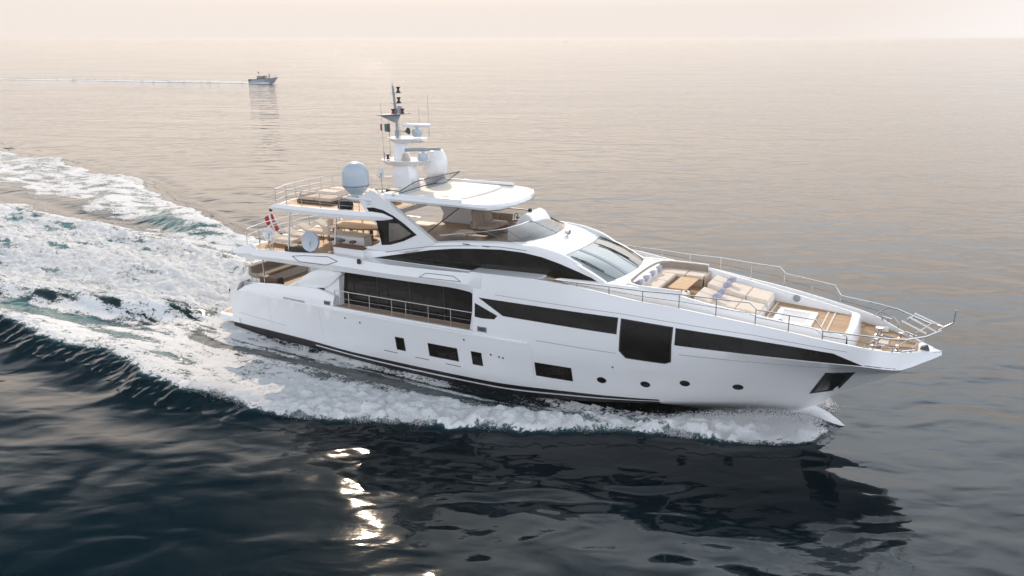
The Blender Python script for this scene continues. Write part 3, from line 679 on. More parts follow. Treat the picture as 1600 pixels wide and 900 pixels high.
# sundeck rails
for s in (-1, 1):
    xs = [5.18, 5.9, 6.9, 8.1, 9.3, 10.5]
    railing('sundeck_rail', [(x, s * 2.72, 7.50) for x in xs], [(x, s * 2.72, 6.76) for x in xs], (.34, .67), .02, .018)
ys = [-2.72, -1.55, -.75, .35, 1.2, 2.0, 2.72]; xa = [5.18, 4.72, 4.62, 4.60, 4.64, 4.78, 5.18]
railing('sundeck_rail', [(x, y, 7.50) for x, y in zip(xa, ys)], [(x + .03, y, 6.66) for x, y in zip(xa, ys)], (.34, .67), .02, .018, skip=(0, 6))
# upper aft deck rails
for s in (-1, 1):
    xs = [3.2, 4.1, 5.0]
    railing('aft_rail', [(x, s * 3.05, 5.35) for x in xs], [(x, s * 3.1, 4.36) for x in xs], (.34, .67), .02, .018)
ys = [-3.05, -1.9, -.7, .6, 1.9, 3.05]; xa = [3.2, 2.88, 2.82, 2.82, 2.88, 3.2]
railing('aft_rail', [(x, y, 5.35) for x, y in zip(xa, ys)], [(x, y, 4.33) for x, y in zip(xa, ys)], (.34, .67), .02, .018, skip=(0, 5))
xs = [5.0, 6.2, 7.4, 8.6, 9.8]
railing('aft_rail', [(x, 3.1, 5.35) for x in xs], [(x, 3.15, 4.5) for x in xs], (.34, .67), .02, .018)
# radomes
DP = [(.24, 0), (.30, .10), (.40, .18), (.60, .42), (.63, .46), (.635, .62), (.635, .95), (.605, 1.18), (.52, 1.38), (.36, 1.52), (.17, 1.59), (0, 1.605)]
for y in (-2.3,):
    rd = MB().lathe([(.42, -.02), (.46, .02), (.30, .06)], (10.06, y, 7.46), 28).build('radome', WHITE, yacht)
    MB().lathe(DP, (10.06, y, 7.46), 40).build('dome_shell', DOME, rd, smooth=40)
    MB().lathe([(.63, 0), (.643, .01), (.643, .045), (.63, .055)], (10.06, y, 7.93), 40).build('dome_seam', LINE, rd)
rd = MB().lathe([(.5, 0), (.56, .06), (.4, .5), (.3, .52)], (12.0, 1.55, 7.62), 24).build('radome', GREYP, yacht)
MB().lathe([(.2, -.04), (.46, .10), (.60, .30), (.62, .34), (.62, .92), (.60, .97), (.52, 1.18), (.42, 1.38), (.2, 1.45), (0, 1.46)], (12.0, 1.55, 7.86), 36).build('dome_shell', WHITE, rd, smooth=40)

# mast: pylon, two wing platforms, pole, lamps, scanners, whips
mast = MB()
def qd(x0, x1, b, z): return [(x0, -b, z), (x1 - .1, -b, z), (x1, -b * .6, z), (x1, b * .6, z), (x1 - .1, b, z), (x0, b, z)]
mast.ring_loft([qd(10.72, 11.95, .40, 7.6), qd(10.76, 11.80, .34, 8.75)])
mast.ring_loft([qd(10.80, 11.55, .28, 8.86), qd(10.86, 11.40, .22, 9.82)])
mst = mast.build('mast', WHITE, yacht, .03)
def wing(z, x0, x1, b, zt):
    q = MB(); out = [(x0, -.25), (x0 + .35, -b * .8), (x0 + .8, -b), (x1 - .9, -b * .75), (x1, -.28), (x1, .28), (x1 - .9, b * .75), (x0 + .8, b), (x0 + .35, b * .8), (x0, .25)]
    cx = (x0 + x1) / 2
    q.ring_loft([[(cx + (x - cx) * .72, y * .72, z) for x, y in out], [(x, y, zt - .05) for x, y in out], [(x, y, zt) for x, y in out]])
    return q.build('mast_wing', WHITE, mst, .015)
wing(8.70, 10.05, 12.5, .85, 8.95); wing(9.78, 10.5, 12.55, .7, 10.0)
MB().tube([(10.95, 0, 9.98), (10.90, 0, 11.2), (10.84, 0, 12.0), (10.80, 0, 12.42)], .075, 10, .05).build('mast_pole', GREYP, mst)
MB().tube([(10.80, 0, 12.4), (10.78, 0, 12.62)], .012, 6).build('lightning_rod', GREYP, mst)
MB().ring_loft([[(10.2, -.5, 11.02), (11.5, -.35, 11.10), (11.5, .35, 11.10), (10.2, .5, 11.02)], [(10.1, -.52, 11.06), (11.55, -.36, 11.14), (11.55, .36, 11.14), (10.1, .52, 11.06)]]).build('cross_tree', GREYP, mst)
MB().hexa([(10.8, -.08, 10.7), (10.95, -.08, 10.7), (10.95, .08, 10.7), (10.8, .08, 10.7)], [(10.15, -.3, 11.02), (10.95, -.3, 11.03), (10.95, .3, 11.03), (10.15, .3, 11.02)]).build('bracket', GREYP, mst)
for x0, z in ((10.7, 12.12), (10.72, 11.64)):
    MB().box(10.68, 11.28, -.07, .07, z - .05, z - .02).build('lamp_bracket', GREYP, mst)
    MB().lathe([(.12, 0), (.11, .03), (.055, .10), (.05, .17), (.095, .22), (.10, .27), (0, .27)], (11.12, 0, z - .02), 14).build('navigation_lamp', BLACK, mst)
MB().lathe([(.15, 0), (.15, .08), (.13, .26), (.09, .34), (0, .37)], (11.15, .0, 11.14), 16).build('gps_antenna', GREYP, mst)
for p in ((10.9, -.2, 11.12), (11.38, -.1, 11.14), (10.62, -.45, 8.98)):
    MB().lathe([(.10, 0), (.10, .03), (.06, .07), (.06, .15), (.10, .19), (.10, .24), (0, .24)], p, 14).build('navigation_lamp', REDP, mst)
def scanner(p, L_, rz, col):
    M = Matrix.Rotation(rz, 3, 'Z')
    o = MB().lathe([(.20, 0), (.24, .08), (.24, .30), (.20, .36), (.08, .38), (.07, .48)], p, 18).build('radar_scanner', DOME, mst)
    q = MB(); ring2 = []
    for t in np.linspace(-1, 1, 5):
        r = [Vector((t * L_ / 2, .09 * math.cos(a), .08 * math.sin(a))) for a in np.linspace(0, 2 * math.pi, 12, endpoint=False)]
        ring2.append([M @ v + Vector(p) + Vector((0, 0, .53)) for v in r])
    q.ring_loft(ring2).build('scanner_arm', col, o)
scanner((12.1, 0, 10.06), 1.5, R(8), WHITE)
scanner((12.45, -.1, 8.95), 1.7, R(35), GREYP)
for x, y, z0, z1 in ((10.18, -.2, 8.95, 11.6), (10.25, .25, 8.95, 10.3), (10.2, -.15, 8.95, 9.25), (10.5, -.6, 8.95, 9.55), (11.9, .5, 10.0, 11.4), (12.3, .7, 10.0, 12.0), (11.35, -.35, 10.0, 10.75), (10.65, .2, 10.0, 10.3), (10.75, -.4, 10.0, 11.0), (11.05, -.3, 10.0, 10.35)):
    MB().tube([(x, y, z0), (x, y, z0 + .3)], .018, 6).tube([(x, y, z0 + .3), (x, y, z1)], .009, 6).build('whip_antenna', GREYP, mst)
q = MB().tube([(11.25, -.4, 10.0), (11.25, -.4, 10.35), (11.75, -.4, 10.33)], .025, 6).build('horn_bracket', GREYP, mst)
MB().lathe([(.02, -.06), (.05, 0), (.10, .10), (.17, .16), (.16, .17), (0, .1)], (11.72, -.4, 10.33), 14, Matrix.Rotation(R(80), 3, 'Y')).build('horn', DKGREY, q)
MB().box(12.0, 12.4, .0, .5, 8.96, 9.2, .04).build('camera_box', WHITE, mst, .02)
MB().hexa([(11.5, -.6, 8.96), (11.9, -.6, 8.96), (11.9, -.35, 8.96), (11.5, -.35, 8.96)], [(11.62, -.6, 9.3), (11.7, -.6, 9.3), (11.7, -.35, 9.3), (11.62, -.35, 9.3)]).build('loudhailer', BEIGEP, mst)

# white dishes on the aft decks
def dish(label, loc, rz, r, h, thick, drum=False):
    t = empty('satellite_dish', loc, rz); tag(t, label, 'dish')
    MB().tube([(0, 0, 0), (0, 0, h)], .03, 8).build('pole', STEEL, t)
    MB().tube([(-.25, -.2, .03), (0, 0, .25), (.25, -.2, .03)], .018, 6).tube([(0, .3, .03), (0, 0, .25)], .018, 6).build('foot', STEEL, t)
    M = Matrix.Rotation(R(82), 3, 'X')
    MB().lathe([(0, -thick), (r * .5, -thick * .95), (r * .92, -thick * .55), (r, -.02), (r, .02), (r * .9, .0), (0, -.06)], (0, 0, h), 32, M).build('reflector', DOME if drum else WHITE, t, smooth=45)
    if not drum: MB().tube([(0, -.05, h - r * .8), (0, -.30, h - .05), (0, 0, h + .02)], .014, 6).build('feed_arm', GREYP, t)
dish('flat white round dish on a thin pole at the aft rail of the upper deck', (4.62, -2.9, 4.34), R(10), .34, .86, .09)
dish('bulky white drum-shaped dish on a stand beside the upper deck edge', (7.42, -2.95, 4.34), R(5), .50, .74, .32, True)
dish('round white dish on a braced stand between big radome and mast', (10.4, -.8, 7.0), R(-15), .28, 1.32, .07)
bx = MB().box(-.3, .3, -.3, .3, 0, .62, .03).build('equipment_locker', DKGREY, None, .03); put(bx, (10.0, .6, 6.68))
tag(bx, 'dark grey locker behind the mast foot on the sundeck', 'locker')

# ---- foredeck: bulwark inside, walkways, raised lounge island
def ib(x): return float(np.interp(x, [20.0, 22.5, 24.2, 26, 27, 28.6, 30.9, 32.0, 32.25], [2.45, 2.42, 2.38, 2.32, 2.25, 2.06, 1.74, 1.56, 1.50]))
def iz(x): return float(np.interp(x, [20.0, 24.2, 25.9, 27, 28.7, 29.3, 30.9, 32.2], [4.74, 4.76, 4.62, 4.42, 4.18, 4.08, 3.86, 3.64]))
def wz(x): return SH(x)[1] - float(np.interp(x, [20, 22, 32, 33], [.02, .40, .42, .30]))
for s in (-1, 1):
    m = MB(); rows = []
    for x in [20.0, 20.6] + list(np.linspace(21.2, 34.9, 40)):
        b, z = SH(x); bi = max(0.02, b - .12)
        rows.append([(x, s * b, z), (x, s * (b - .02), z + .03), (x, s * (bi + .02), z + .03), (x, s * bi, z), (x, s * max(.01, bi - .02), wz(x) - .05)])
    m.ring_loft(rows, closed=False, cap=False).build('bulwark', WHITE, yacht)
    m = MB(); rows = []
    for x in np.linspace(20.1, 32.4, 30):
        rows.append([(x, s * (SH(x)[0] - .10), wz(x)), (x, s * (ib(x) - .05), wz(x))])
    m.ring_loft(rows, closed=False, cap=False).build('side_walkway', TEAK, yacht)
# bow deck
rows = []
for x in np.linspace(31.6, 34.75, 14):
    b = max(.03, SH(x)[0] - .12); rows.append([(x, -b, 3.12), (x, -b * .5, 3.12), (x, 0, 3.12), (x, b * .5, 3.12), (x, b, 3.12)])
fd = MB().ring_loft(rows, closed=False, cap=False).build('bow_deck', TEAK, yacht)
# nose plate closes the tip
m = MB(); rows = []
for x in np.linspace(33.62, 35.2, 9):
    b, z = SH(x); bi = max(0, b - .12) if x < 34.7 else 0
    rows.append([(x, -b, z + .012), (x, -b * .5, z + .035), (x, 0, z + .045), (x, b * .5, z + .035), (x, b, z + .012)])
m2 = MB().ring_loft([r for r in rows if r[0][0] > 34.25], closed=False, cap=False); m2.build('nose_plate', WHITE, yacht, smooth=50)
m.bm.free()
# island shell: outer wall, coaming, inner wall; wells inside
XI = [20.4] + list(np.linspace(21, 32.05, 36))
m = MB()
for s in (-1, 1):
    rows = []
    for x in XI:
        b, z = ib(x), iz(x); th = .20 if x < 26 else .13
        fl = 4.0 if x < 26.2 else (3.95 if x < 28.85 else 3.6)
        rows.append([(x, s * (b + .03), wz(x) - .06), (x, s * b, z - .05), (x, s * (b - .03), z), (x, s * (b - th), z), (x, s * (b - th - .03), z - .04), (x, s * (b - th - .05), min(fl, z - .1) - .15)])
    m.ring_loft(rows, closed=False, cap=False)
isl = m.build('lounge_coaming', WHITE, yacht, smooth=40)
m = MB()                                   # forward end wall, rounded
def endring(off, z): return [(32.05 + off * .9, -1.50 - off * .2, z), (32.22 + off, -1.32, z - .01), (32.27 + off, 0, z), (32.22 + off, 1.32, z - .01), (32.05 + off * .9, 1.50 + off * .2, z)]
m.ring_loft([endring(-.34, 3.5), endring(-.30, 3.66), endring(-.24, 3.70), endring(-.02, 3.70), endring(.03, 3.64), endring(.10, 3.1)], closed=False, cap=False)
m.build('coaming_end', WHITE, isl, smooth=40)
# floors
MB().box(23.6, 26.45, -2.2, 2.2, 3.88, 3.98).build('lounge_floor', TEAK, yacht)
MB().hexa([(28.7, -1.95, 3.5), (32.05, -1.45, 3.4), (32.05, 1.45, 3.4), (28.7, 1.95, 3.5)], [(28.7, -1.95, 3.64), (32.05, -1.45, 3.56), (32.05, 1.45, 3.56), (28.7, 1.95, 3.64)]).build('tub_deck', TEAK, yacht)
for x in (28.95, 31.0, 31.25):
    MB().hexa([(x, -1.75, 3.60), (x + .07, -1.75, 3.60), (x + .07, 1.75, 3.60), (x, 1.75, 3.60)], [(x, -1.7, 3.655 - (x - 28.7) * .024), (x + .07, -1.7, 3.653 - (x - 28.7) * .024), (x + .07, 1.7, 3.653 - (x - 28.7) * .024), (x, 1.7, 3.655 - (x - 28.7) * .024)]).build('deck_border', CREAM, yacht)
# U sofa
us = empty('u_sofa_tmp', (0, 0, 0), on_boat=False); us.name = 'lounge_seating'; us.parent = yacht; us.matrix_world = BOAT
MB().prism([(23.75, -2.05), (25.95, -2.05), (25.95, -1.28), (24.62, -1.28), (24.62, 1.28), (25.85, 1.28), (25.85, 2.05), (23.75, 2.05)], 'z', 3.98, 4.30).build('seat_base', BEIGEP, us, .02)
for pts in ([(23.72, -1.2), (24.68, -1.2), (24.68, -.03), (23.72, -.03)], [(23.72, .0), (24.68, .0), (24.68, 1.2), (23.72, 1.2)],
            [(23.72, 1.23), (25.05, 1.23), (25.05, 2.05), (23.9, 2.05)], [(25.08, 1.23), (25.88, 1.23), (25.88, 2.05), (25.08, 2.05)],
            [(23.72, -1.23), (25.05, -1.23), (25.05, -2.05), (23.9, -2.05)], [(25.08, -1.23), (25.98, -1.23), (25.98, -2.05), (25.08, -2.05)]):
    MB().prism(pts, 'z', 4.305, 4.49).build('seat_cushion', CREAM, us, .05)
bk = [(25.95, -2.12), (25.0, -2.14), (24.2, -2.12), (23.82, -1.95), (23.62, -1.55), (23.56, -.8), (23.55, 0), (23.56, .8), (23.62, 1.55), (23.82, 1.95), (24.2, 2.12), (25.0, 2.14), (25.85, 2.10)]
ins = lambda p, k: (p[0] + k * (.13 if p[0] < 24 else 0), p[1] * (1 - k * .055))
MB().ring_loft([[(*p, 4.44), (*ins(p, 1), 4.44), (*ins(p, .8), 4.74), (*p, 4.77)] for p in bk]).build('backrest', TAUPE, us, .02)
MB().ring_loft([[(p[0] - .12 if p[0] < 24 else p[0], p[1] * 1.05, 4.60), (*p, 4.60), (*p, 4.80), (p[0] - .12 if p[0] < 24 else p[0], p[1] * 1.05, 4.80)] for p in bk]).build('backrest_shell', WHITE, us, .02, smooth=50)
for pts in ([(23.5, -2.4), (23.5, 2.4), (22.9, 2.4), (22.9, -2.4)],):
    MB().prism(pts, 'z', 4.4, 4.735).build('lounge_back_deck', DECKW, us, .02)
for s in (-1, 1): MB().box(25.99 if s < 0 else 25.9, 26.08 if s < 0 else 25.99, min(s * 1.28, s * 2.2), max(s * 1.28, s * 2.2), 3.98, 4.50).build('seat_end', BEIGEP, us, .02)
# dining table
dt = empty('foredeck_table', (25.4, 0, 3.98)); tag(dt, 'rectangular varnished wooden table inside the foredeck U-shaped sofa', 'table')
MB().box(-.39, .39, -.9, .9, .45, .50).build('table_top', OAK, dt, .012)
for y in (-.45, .45): MB().lathe([(.20, 0), (.20, .02), (.05, .05), (.05, .45)], (0, y, 0), 14).build('pedestal', STEEL, dt)
# twin sunpads
for s in (-1, 1):
    sp = bpy.data.objects.new('sunpad', None); COL.objects.link(sp); sp.parent = yacht
    lo = lambda x: 4.40 - (x - 26.35) * .125
    y0, y1 = sorted((s * .27, s * 1.66)); e0, e1 = sorted((s * .27, s * 1.5))
    base = [(26.5, y0, 3.9), (28.86, e0, 3.6), (28.86, e1, 3.6), (26.5, y1, 3.9)]
    MB().ring_loft([base, [(26.5, y0, 4.14), (28.86, e0, 3.92), (28.86, e1, 3.92), (26.5, y1, 4.14)]]).build('pad_base', WHITE, sp, .02)
    for xa, xb in ((27.02, 27.93), (27.95, 28.84)):
        fy = lambda x: (y1 if s > 0 else y0) + ((e1 if s > 0 else e0) - (y1 if s > 0 else y0)) * (x - 26.5) / 2.36
        ya = lambda x: sorted((s * .25, fy(x)))
        A, B = ya(xa), ya(xb)
        MB().ring_loft([[(xa, A[0], lo(xa) - .20), (xb, B[0], lo(xb) - .20), (xb, B[1], lo(xb) - .20), (xa, A[1], lo(xa) - .20)], [(xa, A[0], lo(xa)), (xb, B[0], lo(xb)), (xb, B[1], lo(xb)), (xa, A[1], lo(xa))]]).build('pad_cushion', CREAM, sp, .05)
    for ya_, yb_ in ((s * .25, s * .94), (s * .96, s * 1.68)):
        a_, b_ = sorted((ya_, yb_))
        MB().hexa([(26.3, a_, 4.15), (27.0, a_, 4.12), (27.0, b_, 4.12), (26.3, b_, 4.15)], [(26.34, a_, 4.52), (27.05, a_, 4.34), (27.05, b_, 4.34), (26.34, b_, 4.52)]).build('head_cushion', CREAM, sp, .05)
MB().box(26.5, 28.85, -.16, .16, 3.7, 3.86).build('pad_gap', DECKW, yacht)
# hot tub
tub = MB().ring_loft([[(29.2, -.98, z_) for z_ in (0,)] * 0 or [(29.2, -.95, 3.60), (30.72, -.92, 3.57), (30.72, .92, 3.57), (29.2, .95, 3.60)], [(29.22, -.93, 3.70), (30.70, -.90, 3.67), (30.70, .90, 3.67), (29.22, .93, 3.70)],
      [(29.42, -.72, 3.70), (30.50, -.70, 3.67), (30.50, .70, 3.67), (29.42, .72, 3.70)], [(29.5, -.64, 3.64), (30.42, -.62, 3.64), (30.42, .62, 3.64), (29.5, .64, 3.64)]], cap=False).build('hot_tub', WHITE, yacht, .02)
MB().face([(29.46, -.68, 3.645), (30.46, -.66, 3.645), (30.46, .66, 3.645), (29.46, .68, 3.645)]).build('tub_cover', vary(mat('pale_grey_cover', (.60, .59, .58), .35), 3, .05), tub)
for s in (-1, 1):
    gx = 29.7; MB().lathe([(0, 0), (.15, .0), (.15, .02), (.13, .03), (0, .03)], (gx, s * (ib(gx) - .185), 3.90), 20, Matrix.Rotation(R(90 * s), 3, 'X')).build('speaker_grille', GREYP, isl)
# pillows: one mesh each
def pillow(loc, rz, label, tilt=50, sz=.34):
    q = MB(); rows = []
    for u in np.linspace(-1, 1, 9):
        ring_ = []
        for k in range(16):
            a = 2 * math.pi * k / 16; e = (1 - abs(u) ** 3.0) ** .5
            ca, sa = math.cos(a), math.sin(a)
            ring_.append((u * sz / 2, (abs(ca) ** .7) * math.copysign(1, ca) * sz / 2 * (.86 + .14 * abs(u)), sa * (.02 + .11 * e)))
        rows.append(ring_)
    o = q.ring_loft(rows).build('pillow', PILLOW, None, smooth=80)
    put(o, loc, rz, Matrix.Rotation(R(tilt), 4, 'Y')); tag(o, label, 'pillow', 'lilac pillows of the foredeck')
for y, lab in ((-1.42, 'lilac pillow on the U-shaped sofa, nearest the near side rail'), (-.72, 'lilac pillow on the U-shaped sofa, second from the near rail'), (.10, 'lilac pillow on the U-shaped sofa, third from the near rail'), (.95, 'lilac pillow on the U-shaped sofa, farthest from the near rail')):
    pillow((23.95, y, 4.66), R(random.uniform(-12, 12)), lab, -55)
pillow((27.12, .42, 4.50), .1, 'lilac pillow on the far sunpad, the one beside the central gap', -25)
pillow((27.12, 1.12, 4.52), -.15, 'lilac pillow on the far sunpad, the one against the far coaming', -25)
pillow((27.15, -.62, 4.50), .2, 'lilac pillow on the near sunpad, the one beside the central gap', -25)
pillow((27.15, -1.28, 4.48), -.1, 'lilac pillow on the near sunpad, the one by the near coaming', -15)
# hatch stripe labels by the lounge
MB().box(23.4, 23.75, -2.3, -2.2, 4.741, 4.75).build('warning_plate', mat('yellow_black_plate', (.25, .18, .02), .5), isl)

# foredeck rails
for s in (-1, 1):
    xs = [20.1, 20.75, 22.0, 23.35, 24.72, 26.15, 27.54, 28.75, 28.98]
    tops = [4.86, 4.95, 4.93, 4.92, 4.89, 4.92, 4.88, 4.86, 4.66]
    zt = [t - .0 for t in tops]
    b = [(x, s * (SH(x)[0] - .06), SH(x)[1] + .02) for x in xs]
    railing('foredeck_rail', [(x, s * (SH(x)[0] - .06), z) for x, z in zip(xs, zt)], b, (.5,), .024, .020, skip=(0, 7))
    xs = [28.98, 30.15, 31.05, 31.32]; zt = [4.62, 4.52, 4.44, 4.06]
    railing('foredeck_rail', [(x, s * (SH(x)[0] - .06), z) for x, z in zip(xs, zt)], [(x, s * (SH(x)[0] - .06), SH(x)[1] + .02) for x in xs], (.5,), .024, .020, skip=(0, 2))
# pulpit
for s in (-1, 1):
    p = [(31.32, s * 2.37, 4.04), (32.7, s * 2.08, 3.98), (33.5, s * 1.85, 3.92), (34.05, s * 1.45, 3.86), (34.6, s * .85, 3.86), (35.06, s * .28, 3.98)]
    o = MB().tube(p, .028).tube([(31.32, s * 2.37, 3.85), (32.7, s * 2.06, 3.72), (33.4, s * 1.8, 3.6), (33.64, s * 1.5, 3.4)], .014, 6).build('pulpit_rail', STEEL, yacht)
    MB().tube([(32.7, s * 2.0, 3.48), (32.75, s * 2.0, 3.6), (33.2, s * 1.97, 3.95)], .022).build('stanchion', STEEL, o)
    MB().tube([(33.6, s * 1.45, 3.24), (33.62, s * 1.46, 3.40), (34.1, s * 1.38, 3.85)], .024).build('stanchion', STEEL, o)
    MB().tube([(34.2, s * .85, 3.18), (34.22, s * .85, 3.35), (34.75, s * .62, 3.90)], .022).build('stanchion', STEEL, o)
o = MB().tube([(34.95, -.3, 3.97), (35.15, 0, 4.04), (35.42, 0, 4.24), (35.44, 0, 4.62)], .026).tube([(34.95, .3, 3.97), (35.15, 0, 4.04)], .026).build('bow_staff', STEEL, yacht)
MB().lathe([(.03, 0), (.045, .02), (.045, .12), (0, .13)], (35.44, 0, 4.60), 10).build('staff_lamp', GREYP, o)
ld = MB()
for k, (xa, xb, za, zb) in enumerate(((33.72, 34.60, 3.86, 3.52), (33.95, 34.92, 4.05, 3.64), (34.12, 35.16, 4.22, 3.86))):
    ld.tube([(xa, .62, za), (xb, .52, zb)], .034)
ld.tube([(33.9, .62, 3.97), (34.2, .62, 4.20)], .018).tube([(34.42, .56, 3.60), (34.75, .56, 3.98)], .018)
ld.build('boarding_ladder', WHITE, yacht)
# windlass gear, cleats, bitts
def cleat(x, y, z, parent, rz=0):
    M = Matrix.Rotation(rz, 3, 'Z'); q = MB()
    for d in (-.12, .12): q.tube([M @ Vector((d, 0, 0)) + Vector((x, y, z)), M @ Vector((d, 0, .13)) + Vector((x, y, z))], .032)
    q.tube([M @ Vector((-.28, 0, .14)) + Vector((x, y, z)), M @ Vector((.28, 0, .14)) + Vector((x, y, z))], .030)
    q.build('cleat', STEEL, parent)
for s in (-1, 1):
    cleat(33.1, s * 1.72, 3.42, fd, R(-28 * s)); 
    wl = MB().lathe([(.17, 0), (.17, .06), (.10, .10), (.09, .24), (.15, .30), (.15, .36), (0, .38)], (33.0, s * .62, 3.125), 18).build('windlass', STEEL, fd)
    MB().box(32.8, 33.3, s * 1.35 - .12, s * 1.35 + .12, 3.125, 3.28, .03).build('deck_locker', DECKW, fd, .02)
    MB().lathe([(.08, 0), (.08, .02), (.05, .04), (.05, .18), (.09, .22), (0, .23)], (33.75, s * .75, 3.125), 14).build('bollard', STEEL, fd)
    MB().tube([(33.15, s * .6, 3.2), (33.7, s * .42, 3.17), (34.3, s * .28, 3.16)], .03, 6).build('anchor_chain', GREYP, fd)
    cleat(34.1, s * .95, 3.13, fd, R(-42 * s))
MB().box(32.85, 33.4, -.28, .28, 3.125, 3.16).build('deck_hatch', CREAM, fd, .01)
MB().hexa([(34.45, -.35, 3.10), (34.8, -.30, 3.10), (34.8, -.05, 3.1), (34.45, -.05, 3.1)], [(34.5, -.32, 3.24), (34.72, -.25, 3.32), (34.7, -.08, 3.32), (34.5, -.08, 3.24)]).build('fairlead', DKGREY, yacht, .02)

# ---- upper aft deck furniture
bar = MB().box(7.4, 9.5, -1.35, -.75, 4.34, 5.12).build('bar_counter', WHITE, yacht, .02)
MB().box(7.35, 9.55, -1.42, -.68, 5.122, 5.18).build('counter_top', BEIGEP, bar, .01)
MB().box(7.6, 8.1, -1.362, -1.352, 4.6, 5.0).build('grill_front', GREYP, bar)
lk = MB().box(8.95, 10.75, -3.0, -2.5, 4.34, 5.0).build('deck_locker', WHITE, yacht, .02)
MB().box(8.92, 10.78, -3.03, -2.47, 5.002, 5.08, .01).build('locker_cushion', BROWN, lk, .02)
rt = empty('oval_table', (7.3, 1.1, 4.34)); tag(rt, 'large oval dining table with taupe top on the upper aft deck', 'table')
M5 = Matrix.Diagonal((1.75, 1, 1))
MB().lathe([(.0, .70), (.92, .70), (.96, .73), (.96, .77), (.92, .79), (.0, .79)], (0, 0, 0), 40, M5).build('table_top', TAUPE, rt)
MB().lathe([(.935, .792), (.97, .78), (.97, .81), (.935, .81), (.935, .792)], (0, 0, 0), 40, M5).build('table_rim', OAK, rt)
for x in (-.7, .7): MB().lathe([(.3, 0), (.3, .03), (.09, .08), (.09, .70)], (x, 0, 0), 16).build('pedestal', BROWN, rt)
def chair(label=None):
    t = empty('deck_chair', (0, 0, 0)); tag(t, label, 'chair', 'chairs round the oval table')
    MB().box(-.24, .24, -.24, .24, .40, .50, .02).build('seat', CREAM, t, .03)
    q = MB(); q.ring_loft([[(-.27 + .02 * abs(u) ** 2 * 4, u * .25, .50), (-.21 + .02 * abs(u) ** 2 * 4, u * .25, .50), (-.27 + .1 * abs(u) ** 2, u * .26, .86), (-.32 + .1 * abs(u) ** 2, u * .26, .86)] for u in np.linspace(-1, 1, 7)]).build('backrest', CREAM, t, .015)
    for sx, sy in ((-.2, -.2), (-.2, .2), (.2, -.2), (.2, .2)): MB().tube([(sx * 1.1, sy * 1.1, 0), (sx, sy, .40)], .02, 6).build('leg', BROWN, t)
    return t
proto = None
CH = [(-1.15, -1.25, 90), (-.2, -1.4, 90), (.8, -1.35, 90), (2.0, -.1, 180), (-1.0, 1.35, -90), (0, 1.4, -90), (1.0, 1.35, -90), (-2.05, .1, 0)]
CL = ['cream chair at the oval table, on the bar side nearest the stern', 'cream chair at the oval table, middle one on the bar side', 'cream chair at the oval table, on the bar side nearest the dark arch', 'cream chair at the forward tip of the oval table',
      'cream chair on the far side of the oval table nearest the stern', 'cream chair in the middle of the far side of the oval table', 'cream chair on the far side of the oval table nearest the bow', 'cream chair at the aft tip of the oval table']
for (dx, dy, a), lab in zip(CH, CL):
    if proto is None: proto = chair(lab); o = proto
    else: o = copy_tree(proto)
    o.matrix_world = BOAT @ Matrix.Translation((7.3 + dx, 1.1 + dy, 4.34)) @ Matrix.Rotation(R(a), 4, 'Z'); o['label'] = lab
def lounger(label):
    t = empty('sun_lounger', (0, 0, 0)); tag(t, label, 'sun lounger', 'cream loungers of the upper aft deck')
    MB().box(-.95, .95, -.33, .33, .20, .26).build('frame', WHITE, t, .015)
    for sx in (-.8, .8):
        for sy in (-.26, .26): MB().tube([(sx, sy, 0), (sx, sy, .2)], .025, 6).build('leg', STEEL, t)
    MB().box(-.30, .95, -.31, .31, .265, .37, .015).build('mattress', CREAM, t, .04)
    MB().hexa([(-.95, -.31, .50), (-.30, -.31, .265), (-.30, .31, .265), (-.95, .31, .50)], [(-.90, -.31, .62), (-.29, -.31, .375), (-.29, .31, .375), (-.90, .31, .62)]).build('backrest', CREAM, t, .03)
    return t
lp0 = None
for (x, y, a), lab in zip(((4.35, -1.7, 0), (4.35, -.55, 0), (4.35, .6, 0), (4.5, 1.8, 0)), ('cream sun lounger on the upper aft deck, nearest the round dish', 'cream sun lounger on the upper aft deck, second from the round dish', 'cream sun lounger on the upper aft deck, third from the round dish', 'cream sun lounger on the upper aft deck, farthest from the round dish')):
    if lp0 is None: lp0 = lounger(lab); o = lp0
    else: o = copy_tree(lp0)
    o.matrix_world = BOAT @ Matrix.Translation((x, y, 4.34)) @ Matrix.Rotation(R(a), 4, 'Z'); o['label'] = lab
q = MB().box(-.75, .75, -.28, .28, 0, .34, .04).build('storage_bag', BLACK, None, .06); put(q, (6.35, -2.65, 4.34), .04); tag(q, 'long black soft bag on the upper deck between the two white dishes', 'bag')
# round stools near the bar
st0 = None
for x, lab in ((7.8, 'brown bar stool at the white counter, the aft one'), (8.5, 'brown bar stool at the white counter, the middle one'), (9.2, 'brown bar stool at the white counter, the forward one')):
    if st0 is None:
        st0 = empty('bar_stool', (0, 0, 0)); tag(st0, lab, 'stool', 'stools at the upper deck bar')
        MB().lathe([(.0, .62), (.17, .62), (.19, .66), (.17, .71), (0, .72)], (0, 0, 0), 18).build('seat', BROWN, st0)
        MB().lathe([(.2, 0), (.2, .02), (.03, .05), (.03, .62)], (0, 0, 0), 14).build('pedestal', STEEL, st0); o = st0
    else: o = copy_tree(st0)
    o.matrix_world = BOAT @ Matrix.Translation((x, -1.85, 4.34)); o['label'] = lab
